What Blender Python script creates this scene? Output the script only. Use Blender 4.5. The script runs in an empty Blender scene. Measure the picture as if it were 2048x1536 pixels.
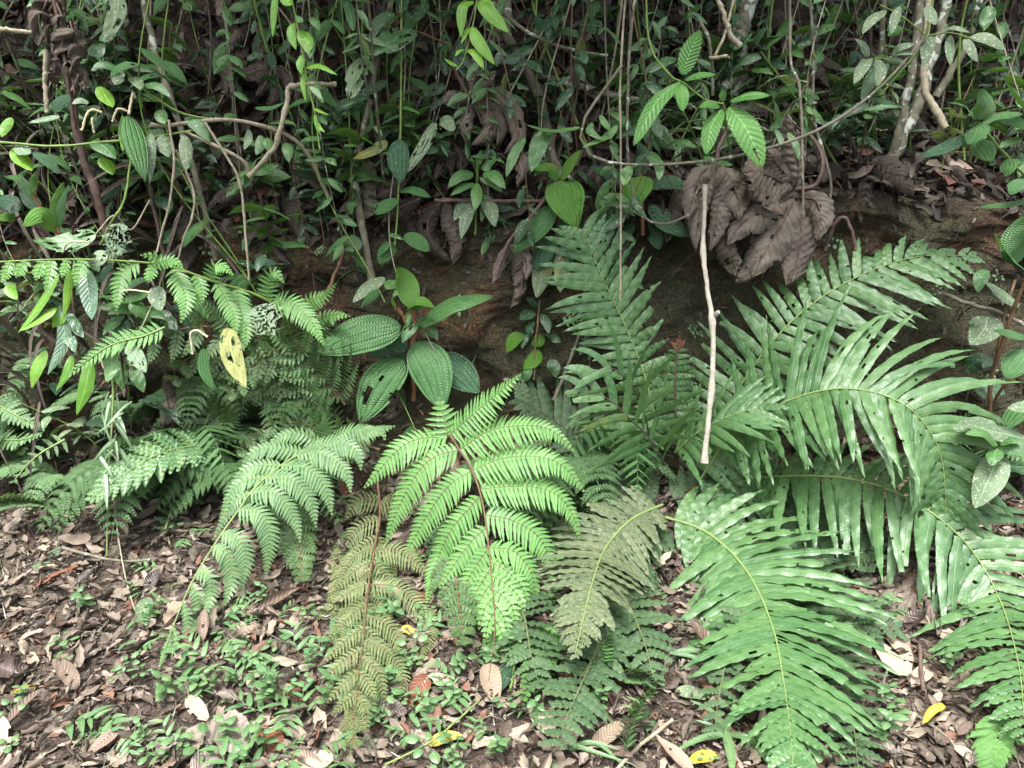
import bpy, math, random
import numpy as np
from mathutils import Vector, noise
from mathutils.bvhtree import BVHTree

RNG = np.random.default_rng(11)
random.seed(11)
R = math.radians
scene = bpy.context.scene
COL = scene.collection

# ------------------------------------------------------------------ camera, sky, sun, exposure
PITCH = 18.0
TANH = math.tan(R(33.65))
CAMZ = 1.5
cam = bpy.data.cameras.new("camera")
camo = bpy.data.objects.new("camera", cam)
COL.objects.link(camo)
camo.location = (0, 0, CAMZ)
camo.rotation_euler = (R(90 - PITCH), 0, 0)
cam.sensor_width = 36
cam.lens = 18 / TANH
cam.clip_start = 0.05
cam.clip_end = 200
scene.camera = camo

SUN_EL, SUN_AZ = 72.0, 205.0          # azimuth clockwise from +Y: behind the camera, a little to the left
world = bpy.data.worlds.new("World")
scene.world = world
world.use_nodes = True
nt = world.node_tree
bg = nt.nodes["Background"]
sky = nt.nodes.new("ShaderNodeTexSky")
sky.sky_type = 'NISHITA'
sky.sun_disc = False
sky.sun_elevation = R(SUN_EL)
sky.sun_rotation = R(SUN_AZ)
sky.dust_density = 6.0
sky.air_density = 1.0
hs = nt.nodes.new("ShaderNodeHueSaturation")
hs.inputs["Saturation"].default_value = 0.5
nt.links.new(sky.outputs[0], hs.inputs["Color"])
nt.links.new(hs.outputs[0], bg.inputs["Color"])
bg.inputs["Strength"].default_value = 0.105

sl = bpy.data.lights.new("sun", 'SUN')
sl.energy = 1.5
sl.angle = R(20)
sl.color = (1.0, 1.0, 0.98)
so = bpy.data.objects.new("sun", sl)
COL.objects.link(so)
az, el = R(SUN_AZ), R(SUN_EL)
sdir = Vector((math.sin(az) * math.cos(el), math.cos(az) * math.cos(el), math.sin(el)))
so.rotation_euler = sdir.to_track_quat('Z', 'Y').to_euler()
so.location = (-1, -2, 6)

scene.view_settings.view_transform = 'Standard'
scene.view_settings.look = 'None'
scene.view_settings.exposure = 2.4
scene.view_settings.gamma = 1.0
scene.render.engine = 'CYCLES'
scene.cycles.use_denoising = True
scene.cycles.max_bounces = 6
scene.cycles.diffuse_bounces = 3
scene.cycles.glossy_bounces = 2
scene.cycles.transmission_bounces = 3

# ------------------------------------------------------------------ helpers
RIGHT = np.array((1.0, 0, 0))
UPC = np.array((0, math.sin(R(PITCH)), math.cos(R(PITCH))))
FWD = np.array((0, math.cos(R(PITCH)), -math.sin(R(PITCH))))
CAM = np.array((0, 0, CAMZ))
KPX = TANH / 1024.0
UP = np.array((0, 0, 1.0))

def raydir(px, py):
    return FWD + RIGHT * ((px - 1024) * KPX) + UPC * ((768 - py) * KPX)

def P(px, py, Y):
    d = raydir(px, py)
    return CAM + d * (Y / d[1])

def mpp(p):                      # metres per photo pixel at a point
    return float(np.dot(np.asarray(p) - CAM, FWD)) * KPX

def nrmz(a):
    a = np.asarray(a, float)
    return a / np.maximum(np.linalg.norm(a, axis=-1, keepdims=True), 1e-9)

def resample(pts, n):
    """Smooth (Catmull-Rom) curve through pts, n points evenly spaced."""
    p = np.asarray(pts, float)
    if len(p) == 2:
        t = np.linspace(0, 1, n)[:, None]
        return p[0] * (1 - t) + p[1] * t
    q = np.vstack([2 * p[0] - p[1], p, 2 * p[-1] - p[-2]])
    out = []
    m = 14
    for i in range(len(p) - 1):
        a, b, c, d = q[i:i + 4]
        t = np.linspace(0, 1, m, endpoint=False)[:, None]
        out.append(0.5 * (2 * b + (c - a) * t + (2 * a - 5 * b + 4 * c - d) * t ** 2 + (3 * b - a - 3 * c + d) * t ** 3))
    out = np.vstack(out + [p[-1:]])
    s = np.concatenate([[0], np.cumsum(np.linalg.norm(np.diff(out, axis=0), axis=1))])
    u = np.linspace(0, s[-1], n)
    return np.stack([np.interp(u, s, out[:, k]) for k in range(3)], 1)

BVH = None

def PC(px, py, Y, lift=0.05):
    """Point seen at (px, py) at depth Y, but never below the ground."""
    p = P(px, py, Y)
    if BVH is None:
        return p
    d = nrmz(p - CAM)
    h = BVH.ray_cast(Vector(CAM), Vector(d))
    if h[0] is not None:
        hd = h[3] - lift
        if np.linalg.norm(p - CAM) > hd:
            p = CAM + d * hd
    return p

def px_curve(pts, n, lift=0.05):
    return resample([PC(*q[:3], lift) for q in pts], n)

def tangents(c):
    return nrmz(np.gradient(c, axis=-2))

class MB:
    def __init__(self):
        self.v, self.f, self.uv, self.c, self.n = [], [], [], [], 0

    def add(self, v, f, uv, c):
        v = np.asarray(v, float).reshape(-1, 3)
        self.v.append(v)
        self.f.append(np.asarray(f, np.int64).reshape(-1, 4) + self.n)
        self.uv.append(np.asarray(uv, float).reshape(-1, 2))
        self.c.append(np.asarray(c, float).reshape(-1, 3))
        self.n += len(v)

    def tube(self, pts, r, sides=6, tint=(0.5, 0, 0), knots=0.0, kn=0, rough=0.0):
        pts = np.asarray(pts, float)
        m = len(pts)
        r = np.interp(np.linspace(0, 1, m), np.linspace(0, 1, len(np.atleast_1d(r))), np.atleast_1d(r)) if np.ndim(r) else np.full(m, r)
        if kn:
            ph = np.linspace(0, kn, m)
            r = r * (1 + knots * np.exp(-((ph - np.round(ph)) / 0.12) ** 2))
        T = tangents(pts)
        ref = np.array((0.31, 0.77, 0.55))
        A = nrmz(np.cross(T, ref))
        B = np.cross(T, A)
        th = np.linspace(0, 2 * math.pi, sides, endpoint=False)
        rr = r[:, None] * (1 + rough * RNG.standard_normal((m, sides)))
        v = pts[:, None] + rr[..., None] * (np.cos(th)[None, :, None] * A[:, None] + np.sin(th)[None, :, None] * B[:, None])
        i = np.arange(m - 1)[:, None] * sides
        j = np.arange(sides)[None]
        k = (j + 1) % sides
        f = np.stack([i + j, i + k, i + sides + k, i + sides + j], -1)
        L = np.concatenate([[0], np.cumsum(np.linalg.norm(np.diff(pts, axis=0), axis=1))])
        uv = np.stack([np.repeat(L, sides), np.tile(th / (2 * math.pi), m)], 1)
        self.add(v, f, uv, np.tile(np.asarray(tint, float), (m * sides, 1)))

    def build(self, name, mat, parent=None, origin=None):
        me = bpy.data.meshes.new(name)
        v = np.vstack(self.v)
        if origin is not None:
            v = v - np.asarray(origin)
        f = np.vstack(self.f)
        uv = np.vstack(self.uv)
        c = np.vstack(self.c)
        me.vertices.add(len(v))
        me.vertices.foreach_set("co", v.astype(np.float32).ravel())
        me.loops.add(f.size)
        me.loops.foreach_set("vertex_index", f.astype(np.int32).ravel())
        me.polygons.add(len(f))
        me.polygons.foreach_set("loop_start", np.arange(0, f.size, 4, dtype=np.int32))
        me.polygons.foreach_set("use_smooth", np.ones(len(f), bool))
        ul = me.uv_layers.new(name="UVMap")
        ul.data.foreach_set("uv", uv[f.ravel()].astype(np.float32).ravel())
        ca = me.color_attributes.new("tint", 'FLOAT_COLOR', 'POINT')
        ca.data.foreach_set("color", np.hstack([c, np.ones((len(c), 1))]).astype(np.float32).ravel())
        me.update()
        me.validate()
        me.materials.append(mat)
        o = bpy.data.objects.new(name, me)
        COL.objects.link(o)
        if parent is not None:
            o.parent = parent
        return o

def profile(kind, t):
    if isinstance(kind, tuple):
        a, b = kind
        w = t ** a * (1 - t) ** b
        tm = a / (a + b)
        w = w / (tm ** a * (1 - tm) ** b)
    elif kind == 'strap':
        w = (1 - t ** 3.2) ** 1.1 * (0.8 + 0.2 * np.minimum(1, t * 6))
    elif kind == 'pinnule':
        w = (1 - t ** 1.6) ** 0.75
    elif kind == 'grass':
        w = (0.6 + 0.4 * np.minimum(1, t * 5)) * (1 - t ** 2) ** 0.8
    return np.maximum(w, 0.01)

def sheet(mb, C, T, nrm, W, nW, prof, fold=0, roll=0, wave=0, wf=4, pleat=0, pf=9, pk=0.5, serr=0, tint=None, holes=None,
          trunc=None, lob=0, crump=0):
    """N blades at once. C, T: (N, nL+1, 3); nrm: (N, 3); W: (N,) half-width."""
    N, m, _ = C.shape
    t = np.linspace(0, 1, m)
    if trunc is not None:
        tt = t[None] * trunc[:, None]
    else:
        tt = np.repeat(t[None], N, 0)
    w = profile(prof, np.clip(tt, 0, 1))
    if serr:
        w = w * (1 - serr * (np.arange(m) % 2))[None]
    if lob:
        w = w * (1 + lob * np.sin(tt * 40 + RNG.uniform(0, 6, (N, 1))) * np.sin(tt * 17 + RNG.uniform(0, 6, (N, 1))))
    w = w * np.asarray(W).reshape(-1, 1)
    S = nrmz(np.cross(T, nrm[:, None, :]))
    Nn = nrmz(np.cross(S, T))
    vv = np.linspace(-1, 1, nW + 1)
    a = np.abs(vv)
    fold = np.broadcast_to(np.asarray(fold, float), (N,))[:, None, None]
    roll = np.broadcast_to(np.asarray(roll, float), (N,))[:, None, None]
    ang = fold + roll * a[None, None]
    dx = vv[None, None] * np.cos(ang)
    dz = a[None, None] * np.sin(ang)
    X = w[:, :, None] * dx
    Z = w[:, :, None] * dz
    if wave:
        ph = RNG.uniform(0, 6.28, (N, 1, 1))
        sd = np.sign(vv)[None, None]
        Z = Z + wave * w.max(1)[:, None, None] * (a ** 1.5)[None, None] * np.sin(tt[:, :, None] * wf * 6.283 * (1 + 0.12 * np.sin(ph * 3)) + ph + sd * 1.3)
    if pleat:
        q = (tt[:, :, None] - pk * a[None, None] * 0.35) * pf
        Z = Z + pleat * w.max(1)[:, None, None] * (0.25 + a[None, None]) * np.minimum(w / w.max(), 1)[:, :, None] * (np.abs(np.sin(q * math.pi)) - 0.5)
    if crump:
        p1 = RNG.uniform(0, 6, (N, 1, 1)); p2 = RNG.uniform(0, 6, (N, 1, 1))
        Z = Z + crump * w.max(1)[:, None, None] * (np.sin(tt[:, :, None] * 9 + vv * 2 + p1) * 0.6 + np.sin(tt[:, :, None] * 21 - vv * 4 + p2) * 0.4)
    V = C[:, :, None] + S[:, :, None] * X[..., None] + Nn[:, :, None] * Z[..., None]
    k = nW + 1
    i = np.arange(m - 1)[:, None] * k
    j = np.arange(nW)[None]
    F0 = np.stack([i + j, i + j + 1, i + k + j + 1, i + k + j], -1).reshape(-1, 4)
    F = F0[None] + (np.arange(N) * m * k)[:, None, None]
    if holes:
        n_h, r0, r1 = holes[:3]
        tc = ((np.arange(m - 1) + .5) / (m - 1))[:, None] * np.ones((1, nW))
        vc = ((np.arange(nW) + .5) / nW * 2 - 1)[None] * np.ones((m - 1, 1))
        keep = np.ones((N, (m - 1) * nW), bool)
        for b in range(N):
            asp = holes[3] if len(holes) > 3 else 2.2
            for _ in range(n_h):
                ct, cv, rr = RNG.uniform(.06, 1.02), RNG.uniform(-1.1, 1.1), RNG.uniform(r0, r1)
                el = RNG.uniform(.6, 1.6)
                dd = np.hypot((tc - ct) * asp * el, vc - cv)
                keep[b] &= (dd > rr).ravel()
        F = F[keep]
    UV = np.stack([np.repeat(tt[:, :, None], k, 2), np.broadcast_to(vv / 2 + .5, (N, m, k))], -1)
    if tint is None:
        tint = np.stack([RNG.uniform(0, 1, N), np.zeros(N), np.zeros(N)], 1)
    tint = np.broadcast_to(np.asarray(tint, float), (N, 3))
    mb.add(V, F, UV, np.repeat(tint, m * k, 0))

def blades(mb, base, d, nrm, L, W, nL=8, nW=2, prof=(.6, 1.1), droop=0, bend=0, swp=0, trunc=None, **kw):
    base = np.atleast_2d(np.asarray(base, float))
    N = len(base)
    d = nrmz(np.broadcast_to(np.asarray(d, float), (N, 3)))
    nrm = nrmz(np.broadcast_to(np.asarray(nrm, float), (N, 3)))
    L = np.broadcast_to(np.asarray(L, float), (N,))
    W = np.broadcast_to(np.asarray(W, float), (N,))
    droop = np.broadcast_to(np.asarray(droop, float), (N,))[:, None, None]
    bend = np.broadcast_to(np.asarray(bend, float), (N,))[:, None, None]
    swp = np.broadcast_to(np.asarray(swp, float), (N,))[:, None, None]
    t = np.linspace(0, 1, nL + 1)[None, :, None]
    side = np.cross(d, nrm)
    T = nrmz(d[:, None] + t * (droop * np.array((0, 0, -1.0)) + bend * nrm[:, None] + swp * side[:, None]))
    LL = L if trunc is None else L * trunc
    stp = T[:, :-1] * (LL / nL)[:, None, None]
    C = np.concatenate([np.zeros((N, 1, 3)), np.cumsum(stp, 1)], 1) + base[:, None]
    sheet(mb, C, T, nrm, W, nW, prof, trunc=trunc, **kw)

def curve_leaf(mb, pts, hw, nrm=None, nL=24, nW=6, prof=(.5, .8), **kw):
    """One leaf along a midrib given as photo points (px, py, Y); hw = half-width in photo pixels."""
    c = px_curve(pts, nL + 1)
    W = hw * mpp(c[len(c) // 2])
    if nrm is None:
        nrm = facing(c.mean(0))
    sheet(mb, c[None], tangents(c)[None], nrmz(np.asarray(nrm, float))[None], np.array([W]), nW, prof, **kw)

def facing(p, a=.6, b=.6, j=.25):
    return nrmz(nrmz(CAM - np.asarray(p)) * a + UP * b + RNG.uniform(-j, j, 3))

def thing(name, label, cat, loc=(0, 0, 0), group=None):
    o = bpy.data.objects.new(name, None)
    o.empty_display_size = 0.05
    COL.objects.link(o)
    o.location = [float(q) for q in loc]
    o['label'] = label
    o['category'] = cat
    if group:
        o['group'] = group
    return o

def tag(o, label, cat, group=None, kind=None):
    o['label'] = label
    o['category'] = cat
    if group:
        o['group'] = group
    if kind:
        o['kind'] = kind
    return o

# ------------------------------------------------------------------ materials
class NT:
    def __init__(self, name):
        self.m = bpy.data.materials.new(name)
        self.m.use_nodes = True
        self.t = self.m.node_tree
        self.b = self.t.nodes["Principled BSDF"]
        self.out = self.t.nodes["Material Output"]

    def n(self, typ, **kw):
        o = self.t.nodes.new(typ)
        for k, v in kw.items():
            setattr(o, k, v)
        return o

    def set(self, sock, val):
        if hasattr(val, 'is_linked') or isinstance(val, bpy.types.NodeSocket):
            self.t.links.new(val, sock)
        elif hasattr(sock.default_value, '__len__') and not hasattr(val, '__len__'):
            sock.default_value = (val, val, val, 1)[:len(sock.default_value)]
        elif hasattr(val, '__len__') and len(sock.default_value) == 4 and len(val) == 3:
            sock.default_value = (*val, 1)
        else:
            sock.default_value = val

    def math(self, op, a, b=0.0, c=0.0, clamp=False):
        o = self.n("ShaderNodeMath", operation=op, use_clamp=clamp)
        for s, v in zip(o.inputs, (a, b, c)):
            self.set(s, v)
        return o.outputs[0]

    def mix(self, fac, a, b, bt='MIX'):
        o = self.n("ShaderNodeMix", data_type='RGBA', blend_type=bt)
        self.set(o.inputs[0], fac)
        self.set(o.inputs[6], a)
        self.set(o.inputs[7], b)
        return o.outputs[2]

    def noise(self, scale, detail=3, rough=.55, vec=None, dist=0):
        o = self.n("ShaderNodeTexNoise")
        o.inputs["Scale"].default_value = scale
        o.inputs["Detail"].default_value = detail
        o.inputs["Roughness"].default_value = rough
        o.inputs["Distortion"].default_value = dist
        if vec is None:
            vec = self.objco()
        self.t.links.new(vec, o.inputs["Vector"])
        return o.outputs[0]

    def objco(self):
        if not hasattr(self, '_oc'):
            self._oc = self.n("ShaderNodeTexCoord").outputs["Object"]
        return self._oc

    def ramp(self, f, lo, hi):
        o = self.n("ShaderNodeMapRange")
        o.interpolation_type = 'SMOOTHSTEP'
        self.set(o.inputs[0], f)
        o.inputs[1].default_value = lo
        o.inputs[2].default_value = hi
        return o.outputs[0]

    def bump(self, h, strength, dist=0.01):
        o = self.n("ShaderNodeBump")
        o.inputs["Strength"].default_value = strength
        o.inputs["Distance"].default_value = dist
        self.t.links.new(h, o.inputs["Height"])
        self.t.links.new(o.outputs[0], self.b.inputs["Normal"])
        return o.outputs[0]

def leafmat(name, c0, c1, vein='mid', rough=.42, spec=.5, trans=.28, vcol=None, yellow=(.34, .28, .05), specks=0.0, speck_col=(.35, .38, .28),
            bumps=.5, dead=False, patch=.35, objrand=False):
    k = NT(name)
    att = k.n("ShaderNodeAttribute", attribute_name="tint")
    sep = k.n("ShaderNodeSeparateColor")
    k.t.links.new(att.outputs["Color"], sep.inputs[0])
    r, g = sep.outputs[0], sep.outputs[1]
    if objrand:
        r = k.math('FRACT', k.math('ADD', r, k.n("ShaderNodeObjectInfo").outputs["Random"]))
    uv = k.n("ShaderNodeUVMap").outputs[0]
    sx = k.n("ShaderNodeSeparateXYZ")
    k.t.links.new(uv, sx.inputs[0])
    u = sx.outputs[0]
    v = k.math('ABSOLUTE', k.math('MULTIPLY_ADD', sx.outputs[1], 2, -1))
    base = k.mix(r, c0, c1)
    n1 = k.noise(9, 4)
    n2 = k.noise(70, 3)
    base = k.mix(k.math('MULTIPLY', k.ramp(n1, .35, .7), patch), base, k.mix(1, base, (.55, .6, .5), 'MULTIPLY'))
    base = k.mix(k.math('MULTIPLY', k.ramp(n2, .4, .7), .25), base, k.mix(1, base, (1.5, 1.4, 1.3), 'MULTIPLY'))
    mid = k.math('SUBTRACT', 1, k.math('DIVIDE', v, .07), clamp=True)
    h = None
    if vein == 'mid':
        line = mid
        h = k.math('SUBTRACT', n2, k.math('MULTIPLY', mid, .5))
    elif vein == 'pinnate':
        q = k.math('MULTIPLY', k.math('SUBTRACT', u, k.math('MULTIPLY', v, .17)), 11)
        pp = k.math('PINGPONG', q, .5)
        sec = k.math('SUBTRACT', 1, k.math('DIVIDE', pp, .10 if dead else .07), clamp=True)
        line = k.math('MAXIMUM', mid, k.math('MULTIPLY', sec, 1.0 if dead else .7))
        h = k.math('ADD', k.math('MULTIPLY', pp, 1.6), k.math('MULTIPLY', n2, .4))
    elif vein == 'pinnule':
        line = k.math('MULTIPLY', mid, .6)
        h = k.math('ADD', k.math('PINGPONG', k.math('MULTIPLY', k.math('SUBTRACT', u, k.math('MULTIPLY', v, .12)), 8), .5), k.math('MULTIPLY', v, .6))
    elif vein == 'arc':
        pp = k.math('PINGPONG', v, .22)
        lon = k.math('SUBTRACT', 1, k.math('DIVIDE', pp, .035), clamp=True)
        cr = k.math('PINGPONG', k.math('ADD', k.math('MULTIPLY', u, 30), k.math('MULTIPLY', pp, 3)), .5)
        line = k.math('MAXIMUM', lon, k.math('MULTIPLY', k.math('SUBTRACT', 1, k.math('DIVIDE', cr, .12), clamp=True), .25))
        h = k.math('ADD', k.math('MULTIPLY', k.ramp(pp, 0, .12), .9), k.math('MULTIPLY', k.ramp(cr, 0, .5), .55))
    if vcol is None:
        vcol = tuple(min(1, x * 2.0 + .03) for x in c1)
    base = k.mix(k.math('MULTIPLY', line, .75), base, vcol)
    yn = k.ramp(k.math('ADD', k.math('MULTIPLY', g, 1.1), k.math('MULTIPLY', k.noise(14, 4), .5)), .5, .85)
    base = k.mix(yn, base, yellow)
    if not dead:
        br = k.ramp(k.math('ADD', k.math('MULTIPLY', g, .55), k.math('MULTIPLY', k.noise(26, 4), .6)), .68, .74)
        base = k.mix(k.math('MULTIPLY', br, .8), base, (.09, .05, .02))
    if specks:
        sp = k.ramp(k.noise(120, 2, .5), .72 - specks * .15, .76 - specks * .15)
        base = k.mix(k.math('MULTIPLY', sp, .8), base, speck_col)
    k.set(k.b.inputs["Base Color"], base)
    k.set(k.b.inputs["Roughness"], k.math('MULTIPLY_ADD', n2, .25, rough - .12))
    k.b.inputs["Specular IOR Level"].default_value = spec
    nn = k.bump(h, bumps, .004)
    tr = k.n("ShaderNodeBsdfTranslucent")
    k.set(tr.inputs[0], k.mix(1, base, (1.5, 1.35, .55) if not dead else (1.1, .9, .7), 'MULTIPLY'))
    k.t.links.new(nn, tr.inputs["Normal"])
    ms = k.n("ShaderNodeMixShader")
    ms.inputs[0].default_value = trans
    k.t.links.new(k.b.outputs[0], ms.inputs[1])
    k.t.links.new(tr.outputs[0], ms.inputs[2])
    k.t.links.new(ms.outputs[0], k.out.inputs[0])
    return k.m

def barkmat(name, c0, c1, lichen=0.0, lc=(.42, .46, .40), scale=30, rough=.85):
    k = NT(name)
    n1 = k.noise(scale, 5, .65)
    base = k.mix(k.ramp(n1, .3, .7), c0, c1)
    if lichen:
        l = k.ramp(k.noise(14, 5, .6, dist=1.0), .62 - lichen * .2, .66 - lichen * .2)
        base = k.mix(k.math('MULTIPLY', l, .85), base, lc)
        mo = k.ramp(k.noise(6, 3), .55, .7)
        base = k.mix(k.math('MULTIPLY', mo, .6), base, (.05, .075, .025))
    k.set(k.b.inputs["Base Color"], base)
    k.b.inputs["Roughness"].default_value = rough
    k.b.inputs["Specular IOR Level"].default_value = .3
    k.bump(n1, .7, .006)
    return k.m

M = {}
M['fern_bright'] = leafmat("fern_bright", (.105, .25, .068), (.15, .315, .088), 'pinnule', .40, .55, .30)
M['fern_mid'] = leafmat("fern_mid", (.10, .20, .085), (.15, .26, .108), 'pinnule', .38, .6, .28)
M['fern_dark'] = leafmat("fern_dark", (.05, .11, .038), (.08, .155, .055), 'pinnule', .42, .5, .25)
M['fern_yellow'] = leafmat("fern_yellow", (.10, .145, .05), (.165, .20, .085), 'pinnule', .55, .35, .25, yellow=(.17, .135, .07))
M['strap'] = leafmat("strap", (.05, .126, .043), (.082, .168, .057), 'mid', .44, .6, .24, vcol=(.16, .27, .10), specks=.35, speck_col=(.2, .3, .16))
M['strap_dull'] = leafmat("strap_dull", (.066, .098, .05), (.10, .125, .066), 'mid', .55, .4, .18, vcol=(.17, .2, .07), specks=1.0, speck_col=(.16, .175, .085), yellow=(.17, .17, .07))
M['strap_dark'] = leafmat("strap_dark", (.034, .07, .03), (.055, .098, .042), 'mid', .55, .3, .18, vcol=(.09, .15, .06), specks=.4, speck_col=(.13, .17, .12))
M['arc'] = leafmat("arc", (.05, .15, .045), (.075, .185, .055), 'arc', .38, .55, .25, vcol=(.12, .24, .08), bumps=.9)
M['arc_bright'] = leafmat("arc_bright", (.085, .23, .03), (.12, .29, .04), 'arc', .36, .55, .35, vcol=(.17, .33, .06), bumps=.9)
M['arc_dark'] = leafmat("arc_dark", (.03, .09, .042), (.045, .12, .055), 'arc', .38, .6, .2, vcol=(.07, .15, .07), bumps=.9, specks=.4)
M['leaf'] = leafmat("leaf", (.045, .12, .04), (.085, .19, .055), 'mid', .42, .5, .3, specks=.3)
M['leaf_bright'] = leafmat("leaf_bright", (.11, .28, .03), (.19, .38, .05), 'mid', .42, .5, .45)
M['leaf_serrate'] = leafmat("leaf_serrate", (.08, .22, .05), (.12, .29, .07), 'pinnate', .4, .5, .35, bumps=.8)
M['leaf_dark'] = leafmat("leaf_dark", (.022, .06, .028), (.045, .105, .042), 'mid', .42, .5, .22, specks=.5)
M['leaf_grey'] = leafmat("leaf_grey", (.085, .14, .075), (.14, .20, .11), 'mid', .55, .4, .25, specks=.8)
M['leaf_silver2'] = leafmat("leaf_silver2", (.08, .16, .07), (.15, .24, .12), 'mid', .38, .8, .25)
M['leaf_pale'] = leafmat("leaf_pale", (.13, .20, .12), (.19, .26, .17), 'mid', .6, .3, .25)
M['herb'] = leafmat("herb", (.07, .155, .06), (.125, .215, .09), 'mid', .42, .5, .3, objrand=True)
M['dead'] = leafmat("dead", (.085, .068, .054), (.165, .14, .115), 'pinnate', .75, .25, .08, vcol=(.06, .04, .03), dead=True, bumps=.8, yellow=(.2, .15, .1))
M['dead_dark'] = leafmat("dead_dark", (.034, .026, .021), (.08, .065, .054), 'pinnate', .75, .25, .08, vcol=(.03, .02, .016), dead=True, bumps=.8)
M['stem_green'] = barkmat("stem_green", (.09, .16, .035), (.15, .22, .05), rough=.5)
M['stem_yellow'] = barkmat("stem_yellow", (.13, .19, .06), (.17, .23, .08), rough=.5)
M['stem_olive'] = barkmat("stem_olive", (.08, .10, .04), (.12, .14, .06), rough=.6)
M['stem_brown'] = barkmat("stem_brown", (.07, .042, .022), (.14, .085, .045), rough=.6)
M['stem_red'] = barkmat("stem_red", (.16, .075, .04), (.22, .11, .06), rough=.8)
M['bark_pale'] = barkmat("bark_pale", (.17, .145, .095), (.30, .27, .195), scale=45)
M['bark_grey'] = barkmat("bark_grey", (.085, .08, .055), (.17, .155, .115), lichen=.2)
M['bark_lichen'] = barkmat("bark_lichen", (.085, .08, .055), (.15, .145, .095), lichen=.42)
M['bark_dark'] = barkmat("bark_dark", (.04, .032, .024), (.09, .075, .055), lichen=.0)
M['stalk_pale'] = barkmat("stalk_pale", (.25, .23, .18), (.40, .375, .31), scale=60)
M['catkin'] = barkmat("catkin", (.42, .38, .24), (.5, .46, .3), scale=200)

def fallen_mat(name, c0, c1, gloss, vcol):
    return leafmat(name, c0, c1, 'pinnate', gloss, .45, .06, vcol=vcol, dead=True, bumps=.5, objrand=True, patch=.6, specks=.15, speck_col=(.05, .035, .025))

M['fall_brown'] = fallen_mat("fall_brown", (.10, .068, .05), (.20, .145, .112), .55, (.08, .05, .035))
M['fall_tan'] = fallen_mat("fall_tan", (.22, .165, .12), (.34, .28, .22), .6, (.2, .14, .09))
M['fall_red'] = fallen_mat("fall_red", (.11, .042, .026), (.17, .07, .04), .35, (.16, .06, .03))
M['fall_grey'] = fallen_mat("fall_grey", (.15, .125, .105), (.29, .25, .215), .75, (.08, .06, .05))
M['fall_dark'] = fallen_mat("fall_dark", (.04, .028, .024), (.085, .06, .05), .45, (.03, .02, .02))
M['fall_yellow'] = fallen_mat("fall_yellow", (.45, .33, .03), (.55, .42, .05), .45, (.5, .4, .1))
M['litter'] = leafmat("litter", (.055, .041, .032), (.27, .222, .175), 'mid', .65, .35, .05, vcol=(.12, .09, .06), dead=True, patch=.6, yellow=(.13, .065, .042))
M['litter_shaded'] = leafmat("litter_shaded", (.02, .015, .012), (.095, .074, .058), 'mid', .6, .4, .05, vcol=(.07, .05, .04), dead=True, patch=.6, yellow=(.10, .045, .03))  # darker copy of litter: canopy shade painted into the leaf colour

def earth():
    k = NT("earth")
    geo = k.n("ShaderNodeNewGeometry")
    pos = k.n("ShaderNodeSeparateXYZ")
    k.t.links.new(k.objco(), pos.inputs[0])
    n1 = k.noise(2.2, 5, .6)
    n2 = k.noise(16, 6, .65)
    n3 = k.noise(90, 4, .6)
    clay = k.mix(k.ramp(n2, .3, .7), (.07, .043, .026), (.135, .085, .051))
    clay = k.mix(k.math('MULTIPLY', k.ramp(n1, .52, .68), .8), clay, (.20, .10, .05))
    moss = k.ramp(k.math('ADD', k.noise(3.1, 4, .6), k.math('MULTIPLY', n2, .3)), .52, .68)
    clay = k.mix(k.math('MULTIPLY', moss, .8), clay, k.mix(n3, (.045, .056, .03), (.08, .088, .05)))
    humus_shaded = k.mix(k.ramp(pos.outputs[1], 2.7, 3.1), k.mix(k.ramp(n2, .3, .7), (.06, .045, .035), (.15, .118, .092)), k.mix(k.ramp(n2, .3, .7), (.03, .021, .015), (.08, .058, .042)))  # humus turns darker towards the back: shade of the slope painted in
    face = k.math('MULTIPLY', k.ramp(pos.outputs[1], 2.75, 3.0), k.math('SUBTRACT', 1, k.ramp(pos.outputs[2], 1.05, 1.35)))
    base = k.mix(face, humus_shaded, clay)
    base = k.mix(k.math('MULTIPLY', k.ramp(n3, .55, .75), .5), base, k.mix(1, base, (.45, .42, .4), 'MULTIPLY'))
    vo = k.n("ShaderNodeTexVoronoi", feature='DISTANCE_TO_EDGE')
    vo.inputs["Scale"].default_value = 26
    nv = k.n("ShaderNodeVectorMath", operation='ADD')
    nz = k.n("ShaderNodeTexNoise")
    nz.inputs["Scale"].default_value = 14
    nz.inputs["Detail"].default_value = 4
    k.t.links.new(k.objco(), nz.inputs["Vector"])
    sc_ = k.n("ShaderNodeVectorMath", operation='SCALE')
    sc_.inputs["Scale"].default_value = .14
    k.t.links.new(nz.outputs["Color"], sc_.inputs[0])
    k.t.links.new(k.objco(), nv.inputs[0])
    k.t.links.new(sc_.outputs[0], nv.inputs[1])
    k.t.links.new(nv.outputs[0], vo.inputs["Vector"])
    crk = k.ramp(vo.outputs[0], .0, .09)
    pit = k.noise(240, 3, .6)
    base = k.mix(k.math('MULTIPLY', k.ramp(pit, .58, .7), .45), base, (.2, .15, .10))
    k.set(k.b.inputs["Base Color"], base)
    k.b.inputs["Roughness"].default_value = .92
    k.b.inputs["Specular IOR Level"].default_value = .2
    k.bump(k.math('ADD', k.math('ADD', n2, k.math('MULTIPLY', n3, .6)), k.math('ADD', k.math('MULTIPLY', crk, .45), k.math('MULTIPLY', pit, .3))), 1.0, .035)
    return k.m
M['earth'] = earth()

# ------------------------------------------------------------------ the ground: path side, bank face with lip, slope above
def smooth(a, b, x):
    t = np.clip((x - a) / (b - a), 0, 1)
    return t * t * (3 - 2 * t)

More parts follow.
